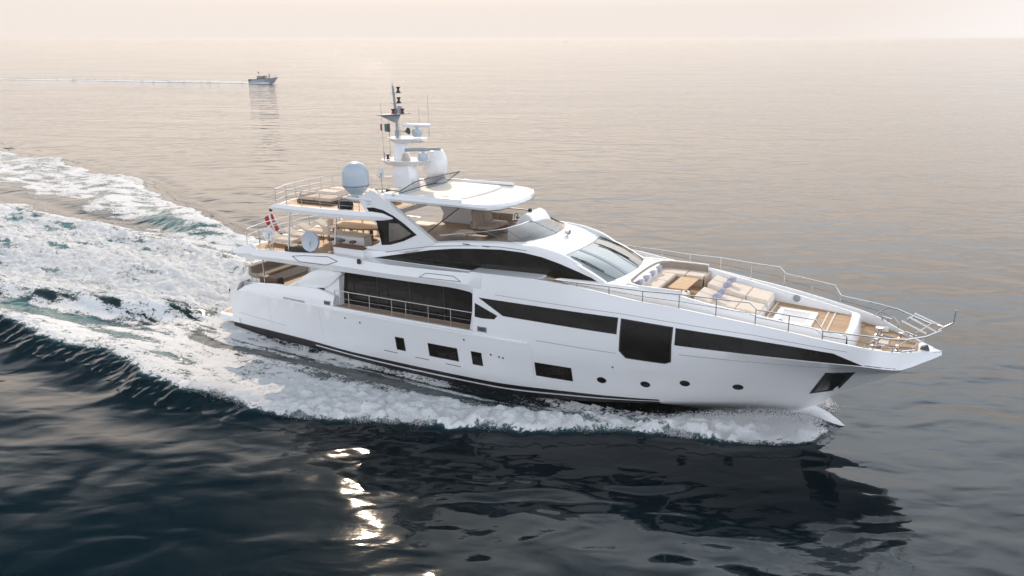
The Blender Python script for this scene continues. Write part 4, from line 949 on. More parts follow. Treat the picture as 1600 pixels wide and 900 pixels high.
# sundeck: broad sunbed, loungers, dark pouf
sb = empty('sunbed', (6.7, -1.05, 6.675)); tag(sb, 'broad cream sunbed with brown base on the sundeck beside the near rail', 'sunbed')
MB().box(-1.15, 1.15, -.62, .62, .02, .16).build('frame', BROWN, sb, .02)
for a, b in ((-1.12, -.02), (.02, 1.12)): MB().box(a, b, -.60, .60, .165, .34, .02).build('mattress', SAND, sb, .05)
MB().box(-1.1, -.7, -.5, .5, .345, .44, .03).build('head_cushion', SAND, sb, .04)
ss0 = None
for (x, y), lab in zip(((6.3, .35), (6.3, 1.3), (8.6, .1), (8.6, 1.2)), ('cream sundeck pad beside the broad sunbed, aft one', 'cream sundeck pad at the far rail, aft one', 'cream sundeck pad behind the dark pouf', 'cream sundeck pad at the far rail, nearest the mast')):
    if ss0 is None:
        ss0 = empty('sundeck_pad', (0, 0, 0)); tag(ss0, lab, 'sun pad', 'pads on the sundeck')
        MB().box(-.95, .95, -.36, .36, .02, .18).build('frame', WHITE, ss0, .02)
        MB().box(-.93, .35, -.34, .34, .185, .32, .02).build('mattress', CREAM, ss0, .04)
        MB().hexa([(.37, -.34, .185), (.93, -.34, .185), (.93, .34, .185), (.37, .34, .185)], [(.37, -.34, .33), (.93, -.34, .50), (.93, .34, .50), (.37, .34, .33)]).build('backrest', CREAM, ss0, .04); o = ss0
    else: o = copy_tree(ss0)
    o.matrix_world = BOAT @ Matrix.Translation((x, y, 6.675)); o['label'] = lab
q = MB().lathe([(0, 0), (.32, 0), (.38, .08), (.38, .28), (.32, .38), (.18, .44), (0, .45)], (0, 0, 0), 26).build('pouf', vary(mat('navy_fabric', (.012, .014, .03), .8), 8, .2), None, smooth=60); put(q, (9.05, -2.0, 6.675)); tag(q, 'round navy pouf on the sundeck below the big radome', 'pouf')
# ensign at the stern, signal flag at the mast
fs = MB().tube([(2.75, 0, 4.34), (1.95, 0, 5.62)], .028).build('flagstaff', WHITE, yacht)
MB().lathe([(.06, 0), (.09, .03), (.09, .2), (0, .22)], (1.92, 0, 5.6), 12).build('staff_lamp', BLACK, fs)
q = MB(); rows = []
for i, u in enumerate(np.linspace(0, 1, 15)):
    row = []
    for j, v in enumerate(np.linspace(0, 1, 12)):
        x = 2.02 + .62 * v * .62 - .16 * u; z = 5.50 - .98 * v * .98 - .18 * u; y = -.02 - .52 * u + .07 * math.sin(7 * u + 3 * v) * u
        row.append((x + .03 * math.sin(9 * u + 2 * v), y, z))
    rows.append(row)
q.ring_loft(rows, closed=False, cap=False)
q.bm.faces.ensure_lookup_table()
k = 0
for i in range(14):
    for j in range(11):
        f = q.bm.faces[k]; k += 1
        f.material_index = 1 if (i in (4, 5) or j in (5,)) else 0
o = q.build('ensign', [RED, FWHITE], None, smooth=80); o.matrix_world = BOAT; tag(o, 'red flag with white cross hanging from the stern flagstaff', 'flag')
q = MB(); rows = []
for u in np.linspace(0, 1, 13):
    rows.append([(10.72 - .62 * u + .0, -.28 + .04 * math.sin(8 * u), 10.66 - v * (.42 - .12 * u) - .05 * u) for v in np.linspace(0, 1, 5)])
q.ring_loft(rows, closed=False, cap=False); q.bm.faces.ensure_lookup_table(); k = 0
for i in range(12):
    for j in range(4): q.bm.faces[k].material_index = 0 if i > 8 else (1 if i > 5 else (2 if i > 2 else 3)); k += 1
o = q.build('pennant', [RED, FWHITE, GREEN, BLACK], None, smooth=80); o.matrix_world = BOAT; tag(o, 'small tapered pennant flying under the mast cross-tree', 'flag')

# ------------------------------------------------------------------ the sea: waves of the wake in the mesh, ripples in the material
def _hash(ix, iy, seed):
    h = (ix.astype(np.int64) * 374761393 + iy.astype(np.int64) * 668265263 + seed * 974634777) & 0x7fffffff
    h = ((h ^ (h >> 13)) * 1274126177) & 0x7fffffff
    return ((h ^ (h >> 16)) & 0xffff) / 65535.0
def noise2(x, y, seed=0):
    x0 = np.floor(x); y0 = np.floor(y); fx = x - x0; fy = y - y0
    u = fx * fx * fx * (fx * (fx * 6 - 15) + 10); v = fy * fy * fy * (fy * (fy * 6 - 15) + 10)
    def g(ix, iy, dx, dy):
        a = _hash(ix, iy, seed) * 2 * np.pi
        return np.cos(a) * dx + np.sin(a) * dy
    n00 = g(x0, y0, fx, fy); n10 = g(x0 + 1, y0, fx - 1, fy); n01 = g(x0, y0 + 1, fx, fy - 1); n11 = g(x0 + 1, y0 + 1, fx - 1, fy - 1)
    return (n00 + (n10 - n00) * u) * (1 - v) + (n01 + (n11 - n01) * u) * v
def fbm(x, y, oct=4, seed=0, gain=.5):
    s = np.zeros_like(x); a = 1.0
    for o in range(oct):
        s += a * noise2(x, y, seed + o); x = x * 2.03 + 3.1; y = y * 2.03 + 1.7; a *= gain
    return s
def ss(a, b, x):
    t = np.clip((x - a) / (b - a), 0, 1); return t * t * (3 - 2 * t)
YX = [-140, -100, -80, -59, -49, -40, -29, -21, -15, -8, -2.5, 0, 3.4, 6, 8.5, 12, 14, 17.2, 20.8, 23, 25.1, 27.6, 29.9, 31.3, 32.0]
YO = [50, 37, 31, 26, 24, 21.5, 17, 13.6, 11.2, 9.9, 10.0, 9.6, 10.4, 10.9, 10.5, 10.3, 9.6, 8.3, 6.8, 5.7, 4.5, 3.8, 3.0, 2.0, 0.6]
_yo = pchip(YX, YO)
_tx = np.linspace(-140, 32, 700); _ty = np.array([_yo(v) for v in _tx])
def y_out(X): return np.interp(X, _tx, _ty, left=50, right=-2.0)
def hullw(X): return np.interp(X, [0, 1, 7, 13, 18, 22, 25, 27, 29, 30.5, 31.3], [2.9, 3.15, 3.3, 3.35, 3.25, 2.95, 2.45, 1.9, 1.2, .6, .1])
def fields(X, Y):
    """height of the wake, foam cover, aeration and lumpiness, in boat plan coordinates"""
    s = np.abs(Y); w1 = fbm(X * .11, Y * .16, 3, 11); w2 = fbm(X * .30, Y * .75, 4, 12)
    yo = y_out(X) + (.55 * fbm(X * .35, Y * 0 + np.sign(Y) * 5, 3, 21) + .18 * fbm(X * 1.3, Y * .6, 3, 22) + .24 * fbm(X * 2.6, Y * 2.0, 4, 23)) * ss(33, 26, X) + 2.2 * w1 * ss(-15, -60, X)
    din = yo - s; hw = hullw(X)
    on = ss(32.2, 30.5, X)
    # outer crest: smooth steep outside, long inside
    A = np.interp(X, [-140, -80, -40, -10, 0, 5, 12, 20, 26, 29, 31.5], [.30, .40, .55, .62, .60, .46, .26, .24, .30, .28, .10])
    A = A * (1 + .45 * np.sin(X * .30 + np.sign(Y) * 1.2) * ss(12, -4, X))
    pk = np.interp(X, [0, 8, 12], [.35, .5, .9])
    h = A * np.where(din > pk, np.exp(-((din - pk) / np.interp(X, [-60, 0, 14, 30], [4.5, 3.0, 1.6, .8])) ** 2), np.exp(-((din - pk) / np.interp(X, [-60, 0, 12, 30], [2.6, 1.5, 1.0, .55])) ** 2)) * on
    # trough hugging the hull, hollow behind the transom, rooster tail
    trw = ss(30, 24, X) * ss(-1, 6, X)
    h = h - .52 * np.exp(-((s - hw - .2) / 1.15) ** 2) * trw
    h = h - .35 * np.exp(-(s / 3.0) ** 4) * ss(1.8, .8, X) * ss(-3.5, -.5, X)
    h = h + .85 * np.exp(-(s / 2.8) ** 2) * ss(-1.5, -7, X) * np.interp(X, [-60, -12, 0], [.35, 1, 1])
    ridge = 2.9 + 2.6 * (1 - np.exp(np.minimum(X, 0) / 8)) + .07 * np.maximum(0, -X) + .5 * w1
    h = h + .38 * np.exp(-((s - hw) / .42) ** 2) * ss(25, 28, X) * ss(32, 30.5, X)
    h = h + .55 * np.exp(-((s - ridge) / np.where(s > ridge, .65, 1.6)) ** 2) * ss(1.5, -3, X) * np.interp(X, [-80, -20, 0], [.35, .9, 1])
    tr2 = ridge + 1.7 + .05 * np.maximum(0, -X)
    h = h - .28 * np.exp(-((s - tr2) / 1.4) ** 2) * ss(0, -5, X)
    h = h + .10 * w1 * ss(6, -10, X) * (din > 0)
    # concentric smooth swells outside the foam
    dout = np.maximum(0, -din); h = h - .16 * np.exp(-((dout - 2.6) / 1.6) ** 2) * on * ss(16, 2, X) + .05 * np.sin(dout * 1.5) * np.exp(-dout / 6) * ss(.3, 2, dout) * ss(10, 0, X)
    # foam cover
    edge = ss(-.30, .40, din)
    band = edge * np.exp(-np.maximum(0, din - np.interp(X, [12, 18, 24, 30], [3.4, 1.7, 1.15, .7])) / .55)
    inner = edge * (.30 + .30 * w2 + .22 * np.exp(-((s - hw - .55) / .35) ** 2))
    sheet = edge * ss(24.5, 28.5, X) * (.36 + .5 * w2 + .45 * fbm(X * 1.2 + Y * .8, Y * 2.4 - X * .5, 3, 33)) * ss(-.1, .5, s - hw)
    fwd = np.maximum(np.maximum(band * (.86 + .35 * w2 + .25 * fbm(X * 1.6, Y * 1.6, 3, 36)), inner * ss(29, 25, X)), sheet)
    rip = fbm(X * .28, Y * 1.1, 4, 31)
    aft = edge * (.43 + .34 * w2 + .52 * rip + .22 * fbm(X * .9, Y * 2.2, 3, 35))
    aft = np.maximum(aft, edge * (.66 + .3 * w2) * np.exp(-(din / .8) ** 2))
    f = fwd + (aft - fwd) * ss(13.5, 5.5, X)
    # dark glassy bands either side of the hull on the quarters
    band1 = np.exp(-((s - (5.3 + .04 * (13 - X)) - .25 * w2) / .42) ** 2) * ss(2.5, 7, X) * ss(27, 22, X)
    f = f * (1 - .85 * band1)
    band2 = np.exp(-((s - 3.9 - .3 * w2) / .30) ** 2) * ss(9, 12, X) * ss(30, 25, X)
    f = f * (1 - .75 * band2)
    wash = ss(0, 1.2, ridge + .4 + .9 * w2 - s) * ss(1.2, -.3, X)
    f = np.maximum(f, wash * (np.interp(X, [-60, -25, -10], [.42, .54, .68]) + .45 * w2 + .65 * rip * ss(-1, -12, X)))
    gap = np.exp(-((s - tr2 - 1.0 * w1) / np.interp(X, [-60, -10, 0], [2.6, 1.25, .30])) ** 2) * ss(1.0, -9, X) * np.where(Y > 0, ss(-11, -22, X), 1)
    f = f * (1 - .80 * gap * (1 - wash * .5))
    f = f * np.interp(X, [-140, -70, -25], [.5, .8, 1.0]) * on
    f = np.clip(f, 0, 1)
    aer = np.clip(.85 * wash + .14 * ss(.0, .8, f) * ss(14, 4, X) + .5 * band * on * ss(33, 28, X), 0, 1) * on
    lump = np.clip(wash * 1.0 * np.interp(X, [-60, -20, -1], [.35, 1, .8]) + .75 * band * ss(8, 13, X) + .35 * edge * np.exp(-(din / 1.0) ** 2), 0, 1.2) * on
    return h, f, aer, lump, ss(-1.4, -.1, din) * on

def graded(lo, hi, step, far, grow=1.16):
    core = list(np.arange(lo, hi + step * .5, step)); a = []; d = step; v = core[0]
    while v > -far: d *= grow; v -= d; a.append(v)
    b = []; d = step; v = core[-1]
    while v < far: d *= grow; v += d; b.append(v)
    return np.array(a[::-1] + core + b)
def grid_mesh(name, X, Y, Z, keep=None, attrs=()):
    ny, nx = X.shape
    wx = BO.x + (X * BM[0][0] - Y * BM[1][0]) / math.hypot(BM[0][0], BM[1][0])
    wy = BO.y + (X * BM[1][0] + Y * BM[0][0]) / math.hypot(BM[0][0], BM[1][0])
    co = np.stack([wx.ravel(), wy.ravel(), Z.ravel()], 1)
    idx = np.arange(nx * ny).reshape(ny, nx)
    q = np.stack([idx[:-1, :-1], idx[:-1, 1:], idx[1:, 1:], idx[1:, :-1]], -1).reshape(-1, 4)
    if keep is not None:
        k = keep.ravel(); q = q[(k[q] > 0).all(1)]
        used = np.zeros(len(co), bool); used[q.ravel()] = True
        remap = np.cumsum(used) - 1; q = remap[q]; co = co[used]; attrs = [(n_, a.ravel()[used]) for n_, a in attrs]
    else: attrs = [(n_, a.ravel()) for n_, a in attrs]
    me = bpy.data.meshes.new(name)
    me.vertices.add(len(co)); me.vertices.foreach_set('co', co.astype(np.float32).ravel())
    me.loops.add(len(q) * 4); me.loops.foreach_set('vertex_index', q.astype(np.int32).ravel())
    me.polygons.add(len(q)); me.polygons.foreach_set('loop_start', np.arange(0, len(q) * 4, 4, dtype=np.int32))
    me.polygons.foreach_set('use_smooth', np.ones(len(q), bool))
    me.update(calc_edges=True)
    for n_, a in attrs:
        at = me.attributes.new(n_, 'FLOAT', 'POINT'); at.data.foreach_set('value', a.astype(np.float32))
    o = bpy.data.objects.new(name, me); COL.objects.link(o)
    return o

def water_material(name, foam):
    m = mat(name, (0.0003, 0.0062, 0.0100), 0.05, **{'IOR': 1.333, 'Specular IOR Level': 0.28}); n, l, b = nodes(m)
    def V(t): 
        return n.new(t)
    def mth(op, a, b_=None, c=None, clamp=False):
        q = n.new('ShaderNodeMath'); q.operation = op; q.use_clamp = clamp
        for i, v in enumerate((a, b_, c)):
            if v is None: continue
            if isinstance(v, (int, float)): q.inputs[i].default_value = v
            else: l.new(v, q.inputs[i])
        return q.outputs[0]
    geo = V('ShaderNodeNewGeometry')
    def tex(scale, rot, detail, rough=.5, dist=0.0, off=(0, 0, 0)):
        mp = V('ShaderNodeMapping'); mp.inputs['Scale'].default_value = scale; mp.inputs['Rotation'].default_value = (0, 0, R(rot)); mp.inputs['Location'].default_value = off
        l.new(geo.outputs['Position'], mp.inputs[0])
        t = V('ShaderNodeTexNoise'); t.inputs['Scale'].default_value = 1.0; t.inputs['Detail'].default_value = detail; t.inputs['Roughness'].default_value = rough; t.inputs['Distortion'].default_value = dist
        l.new(mp.outputs[0], t.inputs['Vector']); return t.outputs['Fac']
    swell = tex((.05, .10, .05), 16, 2)
    rip1 = tex((.21, .38, .3), 16, 1.2, .5, .8)
    rip2 = tex((.60, 1.05, .7), -18, 1.3, .5, .5)
    fine = tex((2.4, 4.2, 3), 8, 2, .55)
    patch = tex((.02, .05, .05), 10, 2, .5, 0, (4, 9, 0))
    calm = V('ShaderNodeMapRange'); l.new(patch, calm.inputs[0]); calm.inputs[1].default_value = .38; calm.inputs[2].default_value = .62; calm.inputs[3].default_value = .25; calm.inputs[4].default_value = 1.0
    sy = V('ShaderNodeSeparateXYZ'); l.new(geo.outputs['Position'], sy.inputs[0])
    ruf = V('ShaderNodeMapRange'); l.new(sy.outputs['Y'], ruf.inputs[0]); ruf.inputs[1].default_value = 90; ruf.inputs[2].default_value = 260; ruf.inputs[3].default_value = 1.0; ruf.inputs[4].default_value = 4.5   # wind-ruffled farther out
    rip2 = mth('MULTIPLY', rip2, ruf.outputs[0])
    hgt = mth('ADD', mth('MULTIPLY', swell, .46), mth('MULTIPLY', rip1, .17))
    hgt = mth('ADD', hgt, mth('MULTIPLY', mth('MULTIPLY', rip2, .062), calm.outputs[0]))
    hgt = mth('ADD', hgt, mth('MULTIPLY', mth('MULTIPLY', fine, .005), calm.outputs[0]))
    if foam:
        at = V('ShaderNodeAttribute'); at.attribute_name = 'foam'; ae = V('ShaderNodeAttribute'); ae.attribute_name = 'aeration'; lu = V('ShaderNodeAttribute'); lu.attribute_name = 'lump'
        c = at.outputs['Fac']
        # lacy pattern: ridged noise at two sizes, stretched along the boat's course
        la = tex((1.1, 1.5, 1.2), 29, 5, .62, 1.2)
        lb = tex((3.4, 4.4, 3.6), 29, 5, .65, .9)
        ra = mth('ABSOLUTE', mth('MULTIPLY_ADD', la, 2.0, -1.0)); rb = mth('ABSOLUTE', mth('MULTIPLY_ADD', lb, 2.0, -1.0))
        lace = mth('ADD', mth('MULTIPLY', ra, 1.05), mth('MULTIPLY', rb, 1.0))       # 0 on the strands
        lc = tex((9.5, 11.0, 10), 29, 3, .6, .5)
        lace = mth('ADD', lace, mth('MULTIPLY', mth('SUBTRACT', lb, .5), .6))
        lace = mth('ADD', lace, mth('MULTIPLY', mth('SUBTRACT', lc, .5), 1.5))
        k = mth('SUBTRACT', mth('MULTIPLY', mth('POWER', c, 1.15), 1.30), lace)
        cs = V('ShaderNodeMapRange'); cs.interpolation_type = 'SMOOTHSTEP'; l.new(c, cs.inputs[0]); cs.inputs[1].default_value = 0.0; cs.inputs[2].default_value = .30; cs.inputs[3].default_value = .9; cs.inputs[4].default_value = 0.0
        k = mth('SUBTRACT', k, cs.outputs[0])
        fm = V('ShaderNodeMapRange'); fm.interpolation_type = 'SMOOTHSTEP'; l.new(k, fm.inputs[0]); fm.inputs[1].default_value = -.12; fm.inputs[2].default_value = .20
        F = fm.outputs[0]
        # frothy relief on the foam
        fr = tex((5.5, 6.5, 6), 0, 6, .7); fr2 = tex((15, 17, 16), 0, 4, .7)
        froth = mth('ADD', mth('MULTIPLY', fr, mth('MULTIPLY_ADD', lu.outputs['Fac'], .08, .045)), mth('MULTIPLY', fr2, .02))
        chop = mth('MULTIPLY', mth('MULTIPLY', lb, .07), mth('MULTIPLY', c, 1.5, clamp=True))
        hgt = mth('ADD', mth('ADD', hgt, chop), mth('ADD', mth('MULTIPLY', F, .05), mth('MULTIPLY', froth, F)))
        deep = V('ShaderNodeMix'); deep.data_type = 'RGBA'; l.new(mth('MULTIPLY', ae.outputs['Fac'], .9, clamp=True), deep.inputs['Factor'])
        deep.inputs['A'].default_value = (0.0008, 0.008, 0.013, 1); deep.inputs['B'].default_value = (0.09, 0.26, 0.27, 1)
        veil = V('ShaderNodeMix'); veil.data_type = 'RGBA'; l.new(mth('MULTIPLY', mth('POWER', c, 1.4), mth('MULTIPLY_ADD', ae.outputs['Fac'], .62, .22), clamp=True), veil.inputs['Factor'])
        l.new(deep.outputs['Result'], veil.inputs['A']); veil.inputs['B'].default_value = (.34, .50, .51, 1)
        mixc = V('ShaderNodeMix'); mixc.data_type = 'RGBA'; l.new(F, mixc.inputs['Factor']); l.new(veil.outputs['Result'], mixc.inputs['A']); mixc.inputs['B'].default_value = (.80, .80, .80, 1)
        l.new(mixc.outputs['Result'], b.inputs['Base Color'])
        l.new(mth('MULTIPLY_ADD', F, .62, .025), b.inputs['Roughness'])
        l.new(mth('MULTIPLY_ADD', F, -.1, .28), b.inputs['Specular IOR Level'])
    bp = V('ShaderNodeBump'); bp.inputs['Strength'].default_value = 1.0; bp.inputs['Distance'].default_value = 1.0
    l.new(hgt, bp.inputs['Height']); l.new(bp.outputs[0], b.inputs['Normal'])
    return m
gx = graded(-100, 42, .34, 17000); gy = graded(-34, 40, .34, 17000)
GX, GY = np.meshgrid(gx, gy)
hh, ff, aa, ll, kk = fields(np.clip(GX, -400, 200), np.clip(GY, -400, 400))
near = (np.abs(GX) < 150) & (np.abs(GY) < 150)
hh = np.where(near, hh, 0); kk = np.where(near, kk, 0)
under = ss(.85, 1.0, kk) * .12
inside = (np.abs(GY) < hullw(GX) - .4) & (GX > .8) & (GX < 30.5)
sea = grid_mesh('sea', GX, GY, np.where(near, hh - under, 0) - np.where(inside, .4, 0))
sea.data.materials.append(water_material('sea_water', False)); tag(sea, None, None, None, 'structure')
wx_ = np.concatenate([np.arange(-105, -30, .30), np.arange(-30, -12, .17), np.arange(-12, 32.6, .105)]); wy_ = np.concatenate([np.arange(-36, -13, .5), np.arange(-13, 6, .105), np.arange(6, 16, .16), np.arange(16, 44, .3)])
WX, WY = np.meshgrid(wx_, wy_)
hh, ff, aa, ll, kk = fields(WX, WY)
lum = np.abs(fbm(WX * .75, WY * .9, 5, 41, .55)); lum2 = .5 + fbm(WX * 2.1, WY * 2.3, 4, 43, .6)
Z = hh + .015 + ll * (.36 * lum + .15 * lum2) + ff * .07 * np.clip(lum2, 0, 1.4) * ss(0, .3, ff)
ins = (np.abs(WY) < hullw(WX) - .5) & (WX > .9) & (WX < 30.6)
Z = np.where(kk > .02, Z, hh - .05)
wake = grid_mesh('wake_foam', WX, WY, Z, keep=((kk > .01) & ~ins).astype(float), attrs=[('foam', ff), ('aeration', aa), ('lump', ll)])
wake.data.materials.append(water_material('foaming_water', True))
tag(wake, 'white foaming bow wave and broad churned wake around the yacht', 'wake', None, 'stuff')

# flying spray: droplets thrown off the bow sheet, the crests and the stern wash
FOAMM = vary(mat('spray_white', (.86, .86, .86), .5), 3, .03)
rng = np.random.default_rng(5)
def droplets(name, P, S, label):
    base = np.array([(1, 1, 1), (-1, -1, 1), (-1, 1, -1), (1, -1, -1)], float) * .75
    tri = np.array([(0, 2, 1), (0, 1, 3), (0, 3, 2), (1, 2, 3)])
    n_ = len(P); co = (P[:, None, :] + base[None] * S[:, None, None] * rng.uniform(.6, 1.3, (n_, 4, 1))).reshape(-1, 3)
    q = (tri[None] + (np.arange(n_) * 4)[:, None, None]).reshape(-1, 3)
    me = bpy.data.meshes.new(name); me.vertices.add(len(co)); me.vertices.foreach_set('co', co.astype(np.float32).ravel())
    me.loops.add(len(q) * 3); me.loops.foreach_set('vertex_index', q.astype(np.int32).ravel())
    me.polygons.add(len(q)); me.polygons.foreach_set('loop_start', np.arange(0, len(q) * 3, 3, dtype=np.int32)); me.update(calc_edges=True)
    me.materials.append(FOAMM); o = bpy.data.objects.new(name, me); COL.objects.link(o)
    return tag(o, label, 'spray', None, 'stuff')
def bw(X, Y, Z):
    k = math.hypot(BM[0][0], BM[1][0])
    return np.stack([BO.x + (X * BM[0][0] - Y * BM[1][0]) / k, BO.y + (X * BM[1][0] + Y * BM[0][0]) / k, Z], 1)
PX, PY, PZ, PS = [], [], [], []
def emit(X, Y, Z, S): PX.append(X); PY.append(Y); PZ.append(Z); PS.append(S)
for sg in (-1, 1):
    n_ = 30000                                 # fan thrown from the stem, feathering outward
    t = rng.beta(1.15, 1.7, n_); X = 31.3 - 6.5 * t + rng.normal(0, .25, n_)
    reach = y_out(X) - hullw(X); a = rng.beta(1.5, 1.5, n_)
    Y = sg * (hullw(X) + .05 + reach * a * 1.04); h0, *_ = fields(X, Y)
    Zc = h0 + (.46 * np.sin(np.pi * np.clip(a * .9 + .1, 0, 1)) * (1.1 - t)) * rng.uniform(.2, 1, n_) + rng.exponential(.07, n_) * (1.2 - .6 * t)
    emit(X, Y, Zc, rng.uniform(.006, .019, n_))
    n_ = 60000                                 # ragged mist over the bow-wave crest
    X = rng.uniform(7, 29.5, n_); d = rng.exponential(.45, n_); Y = sg * np.maximum(y_out(X) - .02 - d + rng.normal(0, .10, n_), hullw(X) + .3)
    hz_, *_ = fields(X, Y); emit(X, Y, hz_ + .02 + rng.exponential(.085, n_), rng.uniform(.005, .013, n_))
n_ = 14000                                     # stern wash
X = -rng.gamma(2.0, 5.0, n_) - .3; Y = rng.normal(0, 1, n_) * (2.2 - .16 * X * .6)
hz_, f_, a_, l_, _k = fields(X, Y); ok = l_ > .3
emit(X[ok], Y[ok], hz_[ok] + .25 + rng.exponential(.16, ok.sum()), rng.uniform(.006, .016, ok.sum()))
P = bw(np.concatenate(PX), np.concatenate(PY), np.concatenate(PZ))
droplets('spray', P, np.concatenate(PS), 'fine white spray flying off the bow wave and stern wash')

# ------------------------------------------------------------------ far boats
def bearing(px, py, dist=None):
    u = (px - 800) / 1244; v = (py - 450) / 1244; p = math.atan(390 / 1244)
    d = Vector((u, math.cos(p) - v * math.sin(p), -math.sin(p) - v * math.cos(p)))
    t = CAM_H / -d.z if dist is None else dist / math.hypot(d.x, d.y)
    return Vector((d.x * t, d.y * t, 0))
pw = bearing(411, 130.5)
pb = empty('patrol_boat', (pw.x, pw.y, .1), R(-14), False); pb.matrix_world = pb.matrix_world @ Matrix.Rotation(R(-3.5), 4, 'Y'); tag(pb, 'small grey-blue patrol boat running far off with a dark wheelhouse and short mast', 'boat')
def hullrow(x, L_, B, fb):
    t = x / L_; k = max(0, (t - .5) / .5); b = B * (1 - k ** 2.4 * .97); z = fb * (.72 + .28 * min(1, t * 3) + .30 * k); rk = .17 * L_ * k ** 1.5
    return [(x, -b, z), (x - rk * .5, -b * .88 * (1 - .35 * k), .30 + .55 * k), (x - rk, 0, -.45 + .25 * k), (x - rk * .5, b * .88 * (1 - .35 * k), .30 + .55 * k), (x, b, z), (x, 0, z + .03)]
MB().ring_loft([hullrow(x, 10.5, 1.6, 1.35) for x in np.linspace(0, 10.4, 18)]).build('hull', NAVY, pb, 0, 40, (-4.4, 0, 0))
cb = MB().hexa([(2.9, -1.2, 1.35), (6.6, -1.15, 1.4), (6.6, 1.15, 1.4), (2.9, 1.2, 1.35)], [(3.0, -1.1, 2.35), (5.4, -1.05, 2.4), (5.4, 1.05, 2.4), (3.0, 1.1, 2.35)]).build('wheelhouse', DKGREY, pb, .05, 35, (-4.4, 0, 0))
for x in (3.1, 3.95, 4.8): MB().box(x, x + .6, -1.22, 1.22, 1.75, 2.2).build('window', GREYP, cb, 0, 35)
MB().box(2.8, 5.55, -1.2, 1.2, 2.4, 2.48).build('cabin_roof', GREYP, cb)
mm_ = MB().tube([(3.4, 0, 2.45), (3.2, 0, 3.9)], .07).build('mast', DKGREY, pb, 0, 35, (-4.4, 0, 0))
MB().lathe([(.1, 0), (.34, .1), (.34, .3), (0, .42)], (3.22, 0, 3.55), 12).build('radome', DKGREY, mm_)
MB().box(-.05, 2.1, -1.15, 1.15, 1.2, 1.5, .05).build('engine_cover', DKGREY, pb, .05, 35, (-4.4, 0, 0))
for y in (-.5, .5): MB().box(-.7, -.05, y - .22, y + .22, .3, 1.6, .05).build('outboard_motor', BLACK, pb, .04, 35, (-4.4, 0, 0))
MB().tube([(6.4, -1.1, 1.5), (6.5, -1.1, 2.2), (8.8, -.8, 2.2), (10.3, 0, 2.35), (8.8, .8, 2.2), (6.5, 1.1, 2.2), (6.4, 1.1, 1.5)], .04).build('bow_rail', GREYP, pb, 0, 35, (-4.4, 0, 0))
def crew(name, x, y, z, label, shirt, h=1.75):
    t = empty(name, pb.matrix_world @ Vector((x - 4.4, y, z)), R(-14), False); tag(t, label, 'person')
    s = h / 1.75; q = MB()
    for d in (-.1, .1): q.tube([(0, d, 0), (.02, d, .45 * s), (0, d * .9, .88 * s)], .06, 8, .09)
    q.ring_loft([[(.11 * a * math.cos(k), b * math.sin(k), z_ * s) for k in np.linspace(0, 2 * math.pi, 10, endpoint=False)] for a, b, z_ in ((1, .16, .85), (1, .15, 1.05), (1.1, .19, 1.3), (.9, .18, 1.42), (.55, .06, 1.5))])
    for d in (-1, 1): q.tube([(0, d * .19, 1.40 * s), (.08, d * .26, 1.12 * s), (.26, d * .2, 1.0 * s)], .05, 8, .035)
    q.build('body', shirt, t, 0, 60)
    MB().lathe([(.055, -.05), (.07, .02), (.095, .12), (.08, .22), (0, .26)], (0, 0, 1.48 * s), 14).build('head', SKIN, t, 0, 60)
crew('person', 6.9, .3, 1.42, 'person in dark clothes standing ahead of the patrol boat wheelhouse', BLACK)
q = MB()
for sg in (-1, 1): q.ring_loft([[(x, sg * (w_ * .3), .05), (x - .2, sg * w_, .55 * h_), (x - .5, sg * (w_ + .8), .05)] for x, w_, h_ in ((3.6, .3, .2), (2.4, 1.0, 1), (1.0, 1.6, .8), (-1.5, 1.9, .5), (-4.5, 2.2, .2))], closed=False, cap=False)
o = q.build('far_bow_spray', FWHITE, None, 0, 70); o.matrix_world = Matrix.Translation((pw.x, pw.y, 0)) @ Matrix.Rotation(R(-14), 4, 'Z'); tag(o, 'white bow spray of the patrol boat', 'spray', None, 'stuff')
# its wake, two thin lines of foam
def ribbon(pts, w0, w1, name, label):
    rows = []; n_ = len(pts)
    for i, p in enumerate(pts):
        d = (pts[min(i + 1, n_ - 1)] - pts[max(i - 1, 0)]).normalized(); q = Vector((-d.y, d.x, 0)); w = w0 + (w1 - w0) * i / (n_ - 1)
        w *= .85 + .3 * random.random()
        rows.append([p - q * w, p - q * w * .3 + Vector((0, 0, .28 * (1 - i / n_) + .05)), p + q * w * .3 + Vector((0, 0, .26 * (1 - i / n_) + .05)), p + q * w])
    return tag(MB().ring_loft(rows, closed=False, cap=False).build(name, FARFOAM, None, 0, 70), label, 'wake', None, 'stuff')
FARFOAM = mat('far_wake_foam', (.8, .8, .8), .7); n_, l_, b_ = nodes(FARFOAM)
t_ = n_.new('ShaderNodeTexCoord'); x_ = n_.new('ShaderNodeTexNoise'); x_.inputs['Scale'].default_value = .5; x_.inputs['Detail'].default_value = 6; l_.new(t_.outputs['Object'], x_.inputs['Vector'])
r_ = n_.new('ShaderNodeMapRange'); r_.inputs[1].default_value = .34; r_.inputs[2].default_value = .50; l_.new(x_.outputs['Fac'], r_.inputs[0])
c_ = n_.new('ShaderNodeMix'); c_.data_type = 'RGBA'; l_.new(r_.outputs[0], c_.inputs['Factor']); c_.inputs['A'].default_value = (.40, .42, .42, 1); c_.inputs['B'].default_value = (.82, .82, .82, 1); l_.new(c_.outputs['Result'], b_.inputs['Base Color'])
hd = Vector((math.cos(R(-14)), math.sin(R(-14)), 0)); st = Vector((pw.x, pw.y, .04)) - hd * 3.6
nA = Vector((-hd.y, hd.x, 0))
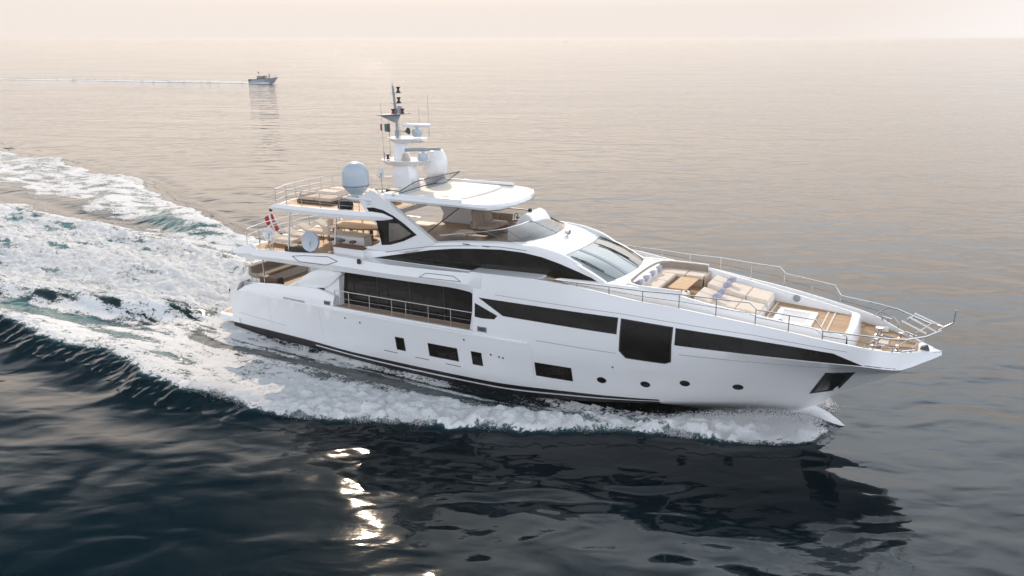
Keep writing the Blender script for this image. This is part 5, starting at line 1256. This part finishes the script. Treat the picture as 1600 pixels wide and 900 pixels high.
ribbon([st - hd * d_ + nA * (.4 + d_ * .020 + .5 * math.sin(d_ * .12)) for d_ in np.linspace(0, 180, 60)], .9, 1.1, 'far_wake', 'thin foam line trailing behind the patrol boat')
ribbon([st - hd * d_ + nA * (1.5 + d_ * .12) for d_ in np.linspace(2, 150, 50)], .3, .5, 'far_wake', 'fainter diverging foam line beyond the patrol boat wake')
fb_ = bearing(884, 64, 3600); t = empty('far_boat', (fb_.x, fb_.y, 0), R(5), False); tag(t, 'tiny dark boat on the hazy water near the horizon', 'boat')
MB().ring_loft([hullrow(x, 14, 2.0, 2.0) for x in np.linspace(0, 13.8, 14)]).build('hull', DKGREY, t, 0, 40, (-7, 0, 0)); MB().box(-3.5, 1.5, -1.5, 1.5, 2.0, 4.0, .3).build('cabin', DKGREY, t)
sb_ = bearing(1273, 62, 4200); t = empty('sailing_boat', (sb_.x, sb_.y, 0), R(40), False); tag(t, 'tiny pale sailing boat on the horizon', 'boat')
MB().ring_loft([hullrow(x, 12, 1.7, 1.3) for x in np.linspace(0, 11.8, 12)]).build('hull', GREYP, t, 0, 40, (-6, 0, 0)); MB().tube([(0, 0, 1.2), (0, 0, 16)], .12, 6).build('mast', GREYP, t)
MB().ring_loft([[(-.2, 0, 2), (-.2, .05, 15.5)], [(-2.6, .35, 2.1), (-.7, .12, 10)], [(-5, .2, 2.2), (-.9, .1, 8)]], closed=False, cap=False).build('sail', FWHITE, t)

# ------------------------------------------------------------------ haze over the water
hb = MB().box(-17500, 17500, -17500, 17500, -2.2, 16.2).build('haze', mat('haze_air', (1, 1, 1)), None)
hm = hb.data.materials[0]; hn, hl, hbs = nodes(hm); hn.remove(hbs)
pv_ = hn.new('ShaderNodeVolumePrincipled'); pv_.inputs['Color'].default_value = (.93, .885, .84, 1); pv_.inputs['Density'].default_value = 2.8e-4; pv_.inputs['Anisotropy'].default_value = .35
hl.new(pv_.outputs[0], hn['Material Output'].inputs['Volume']); tag(hb, None, None, None, 'stuff')
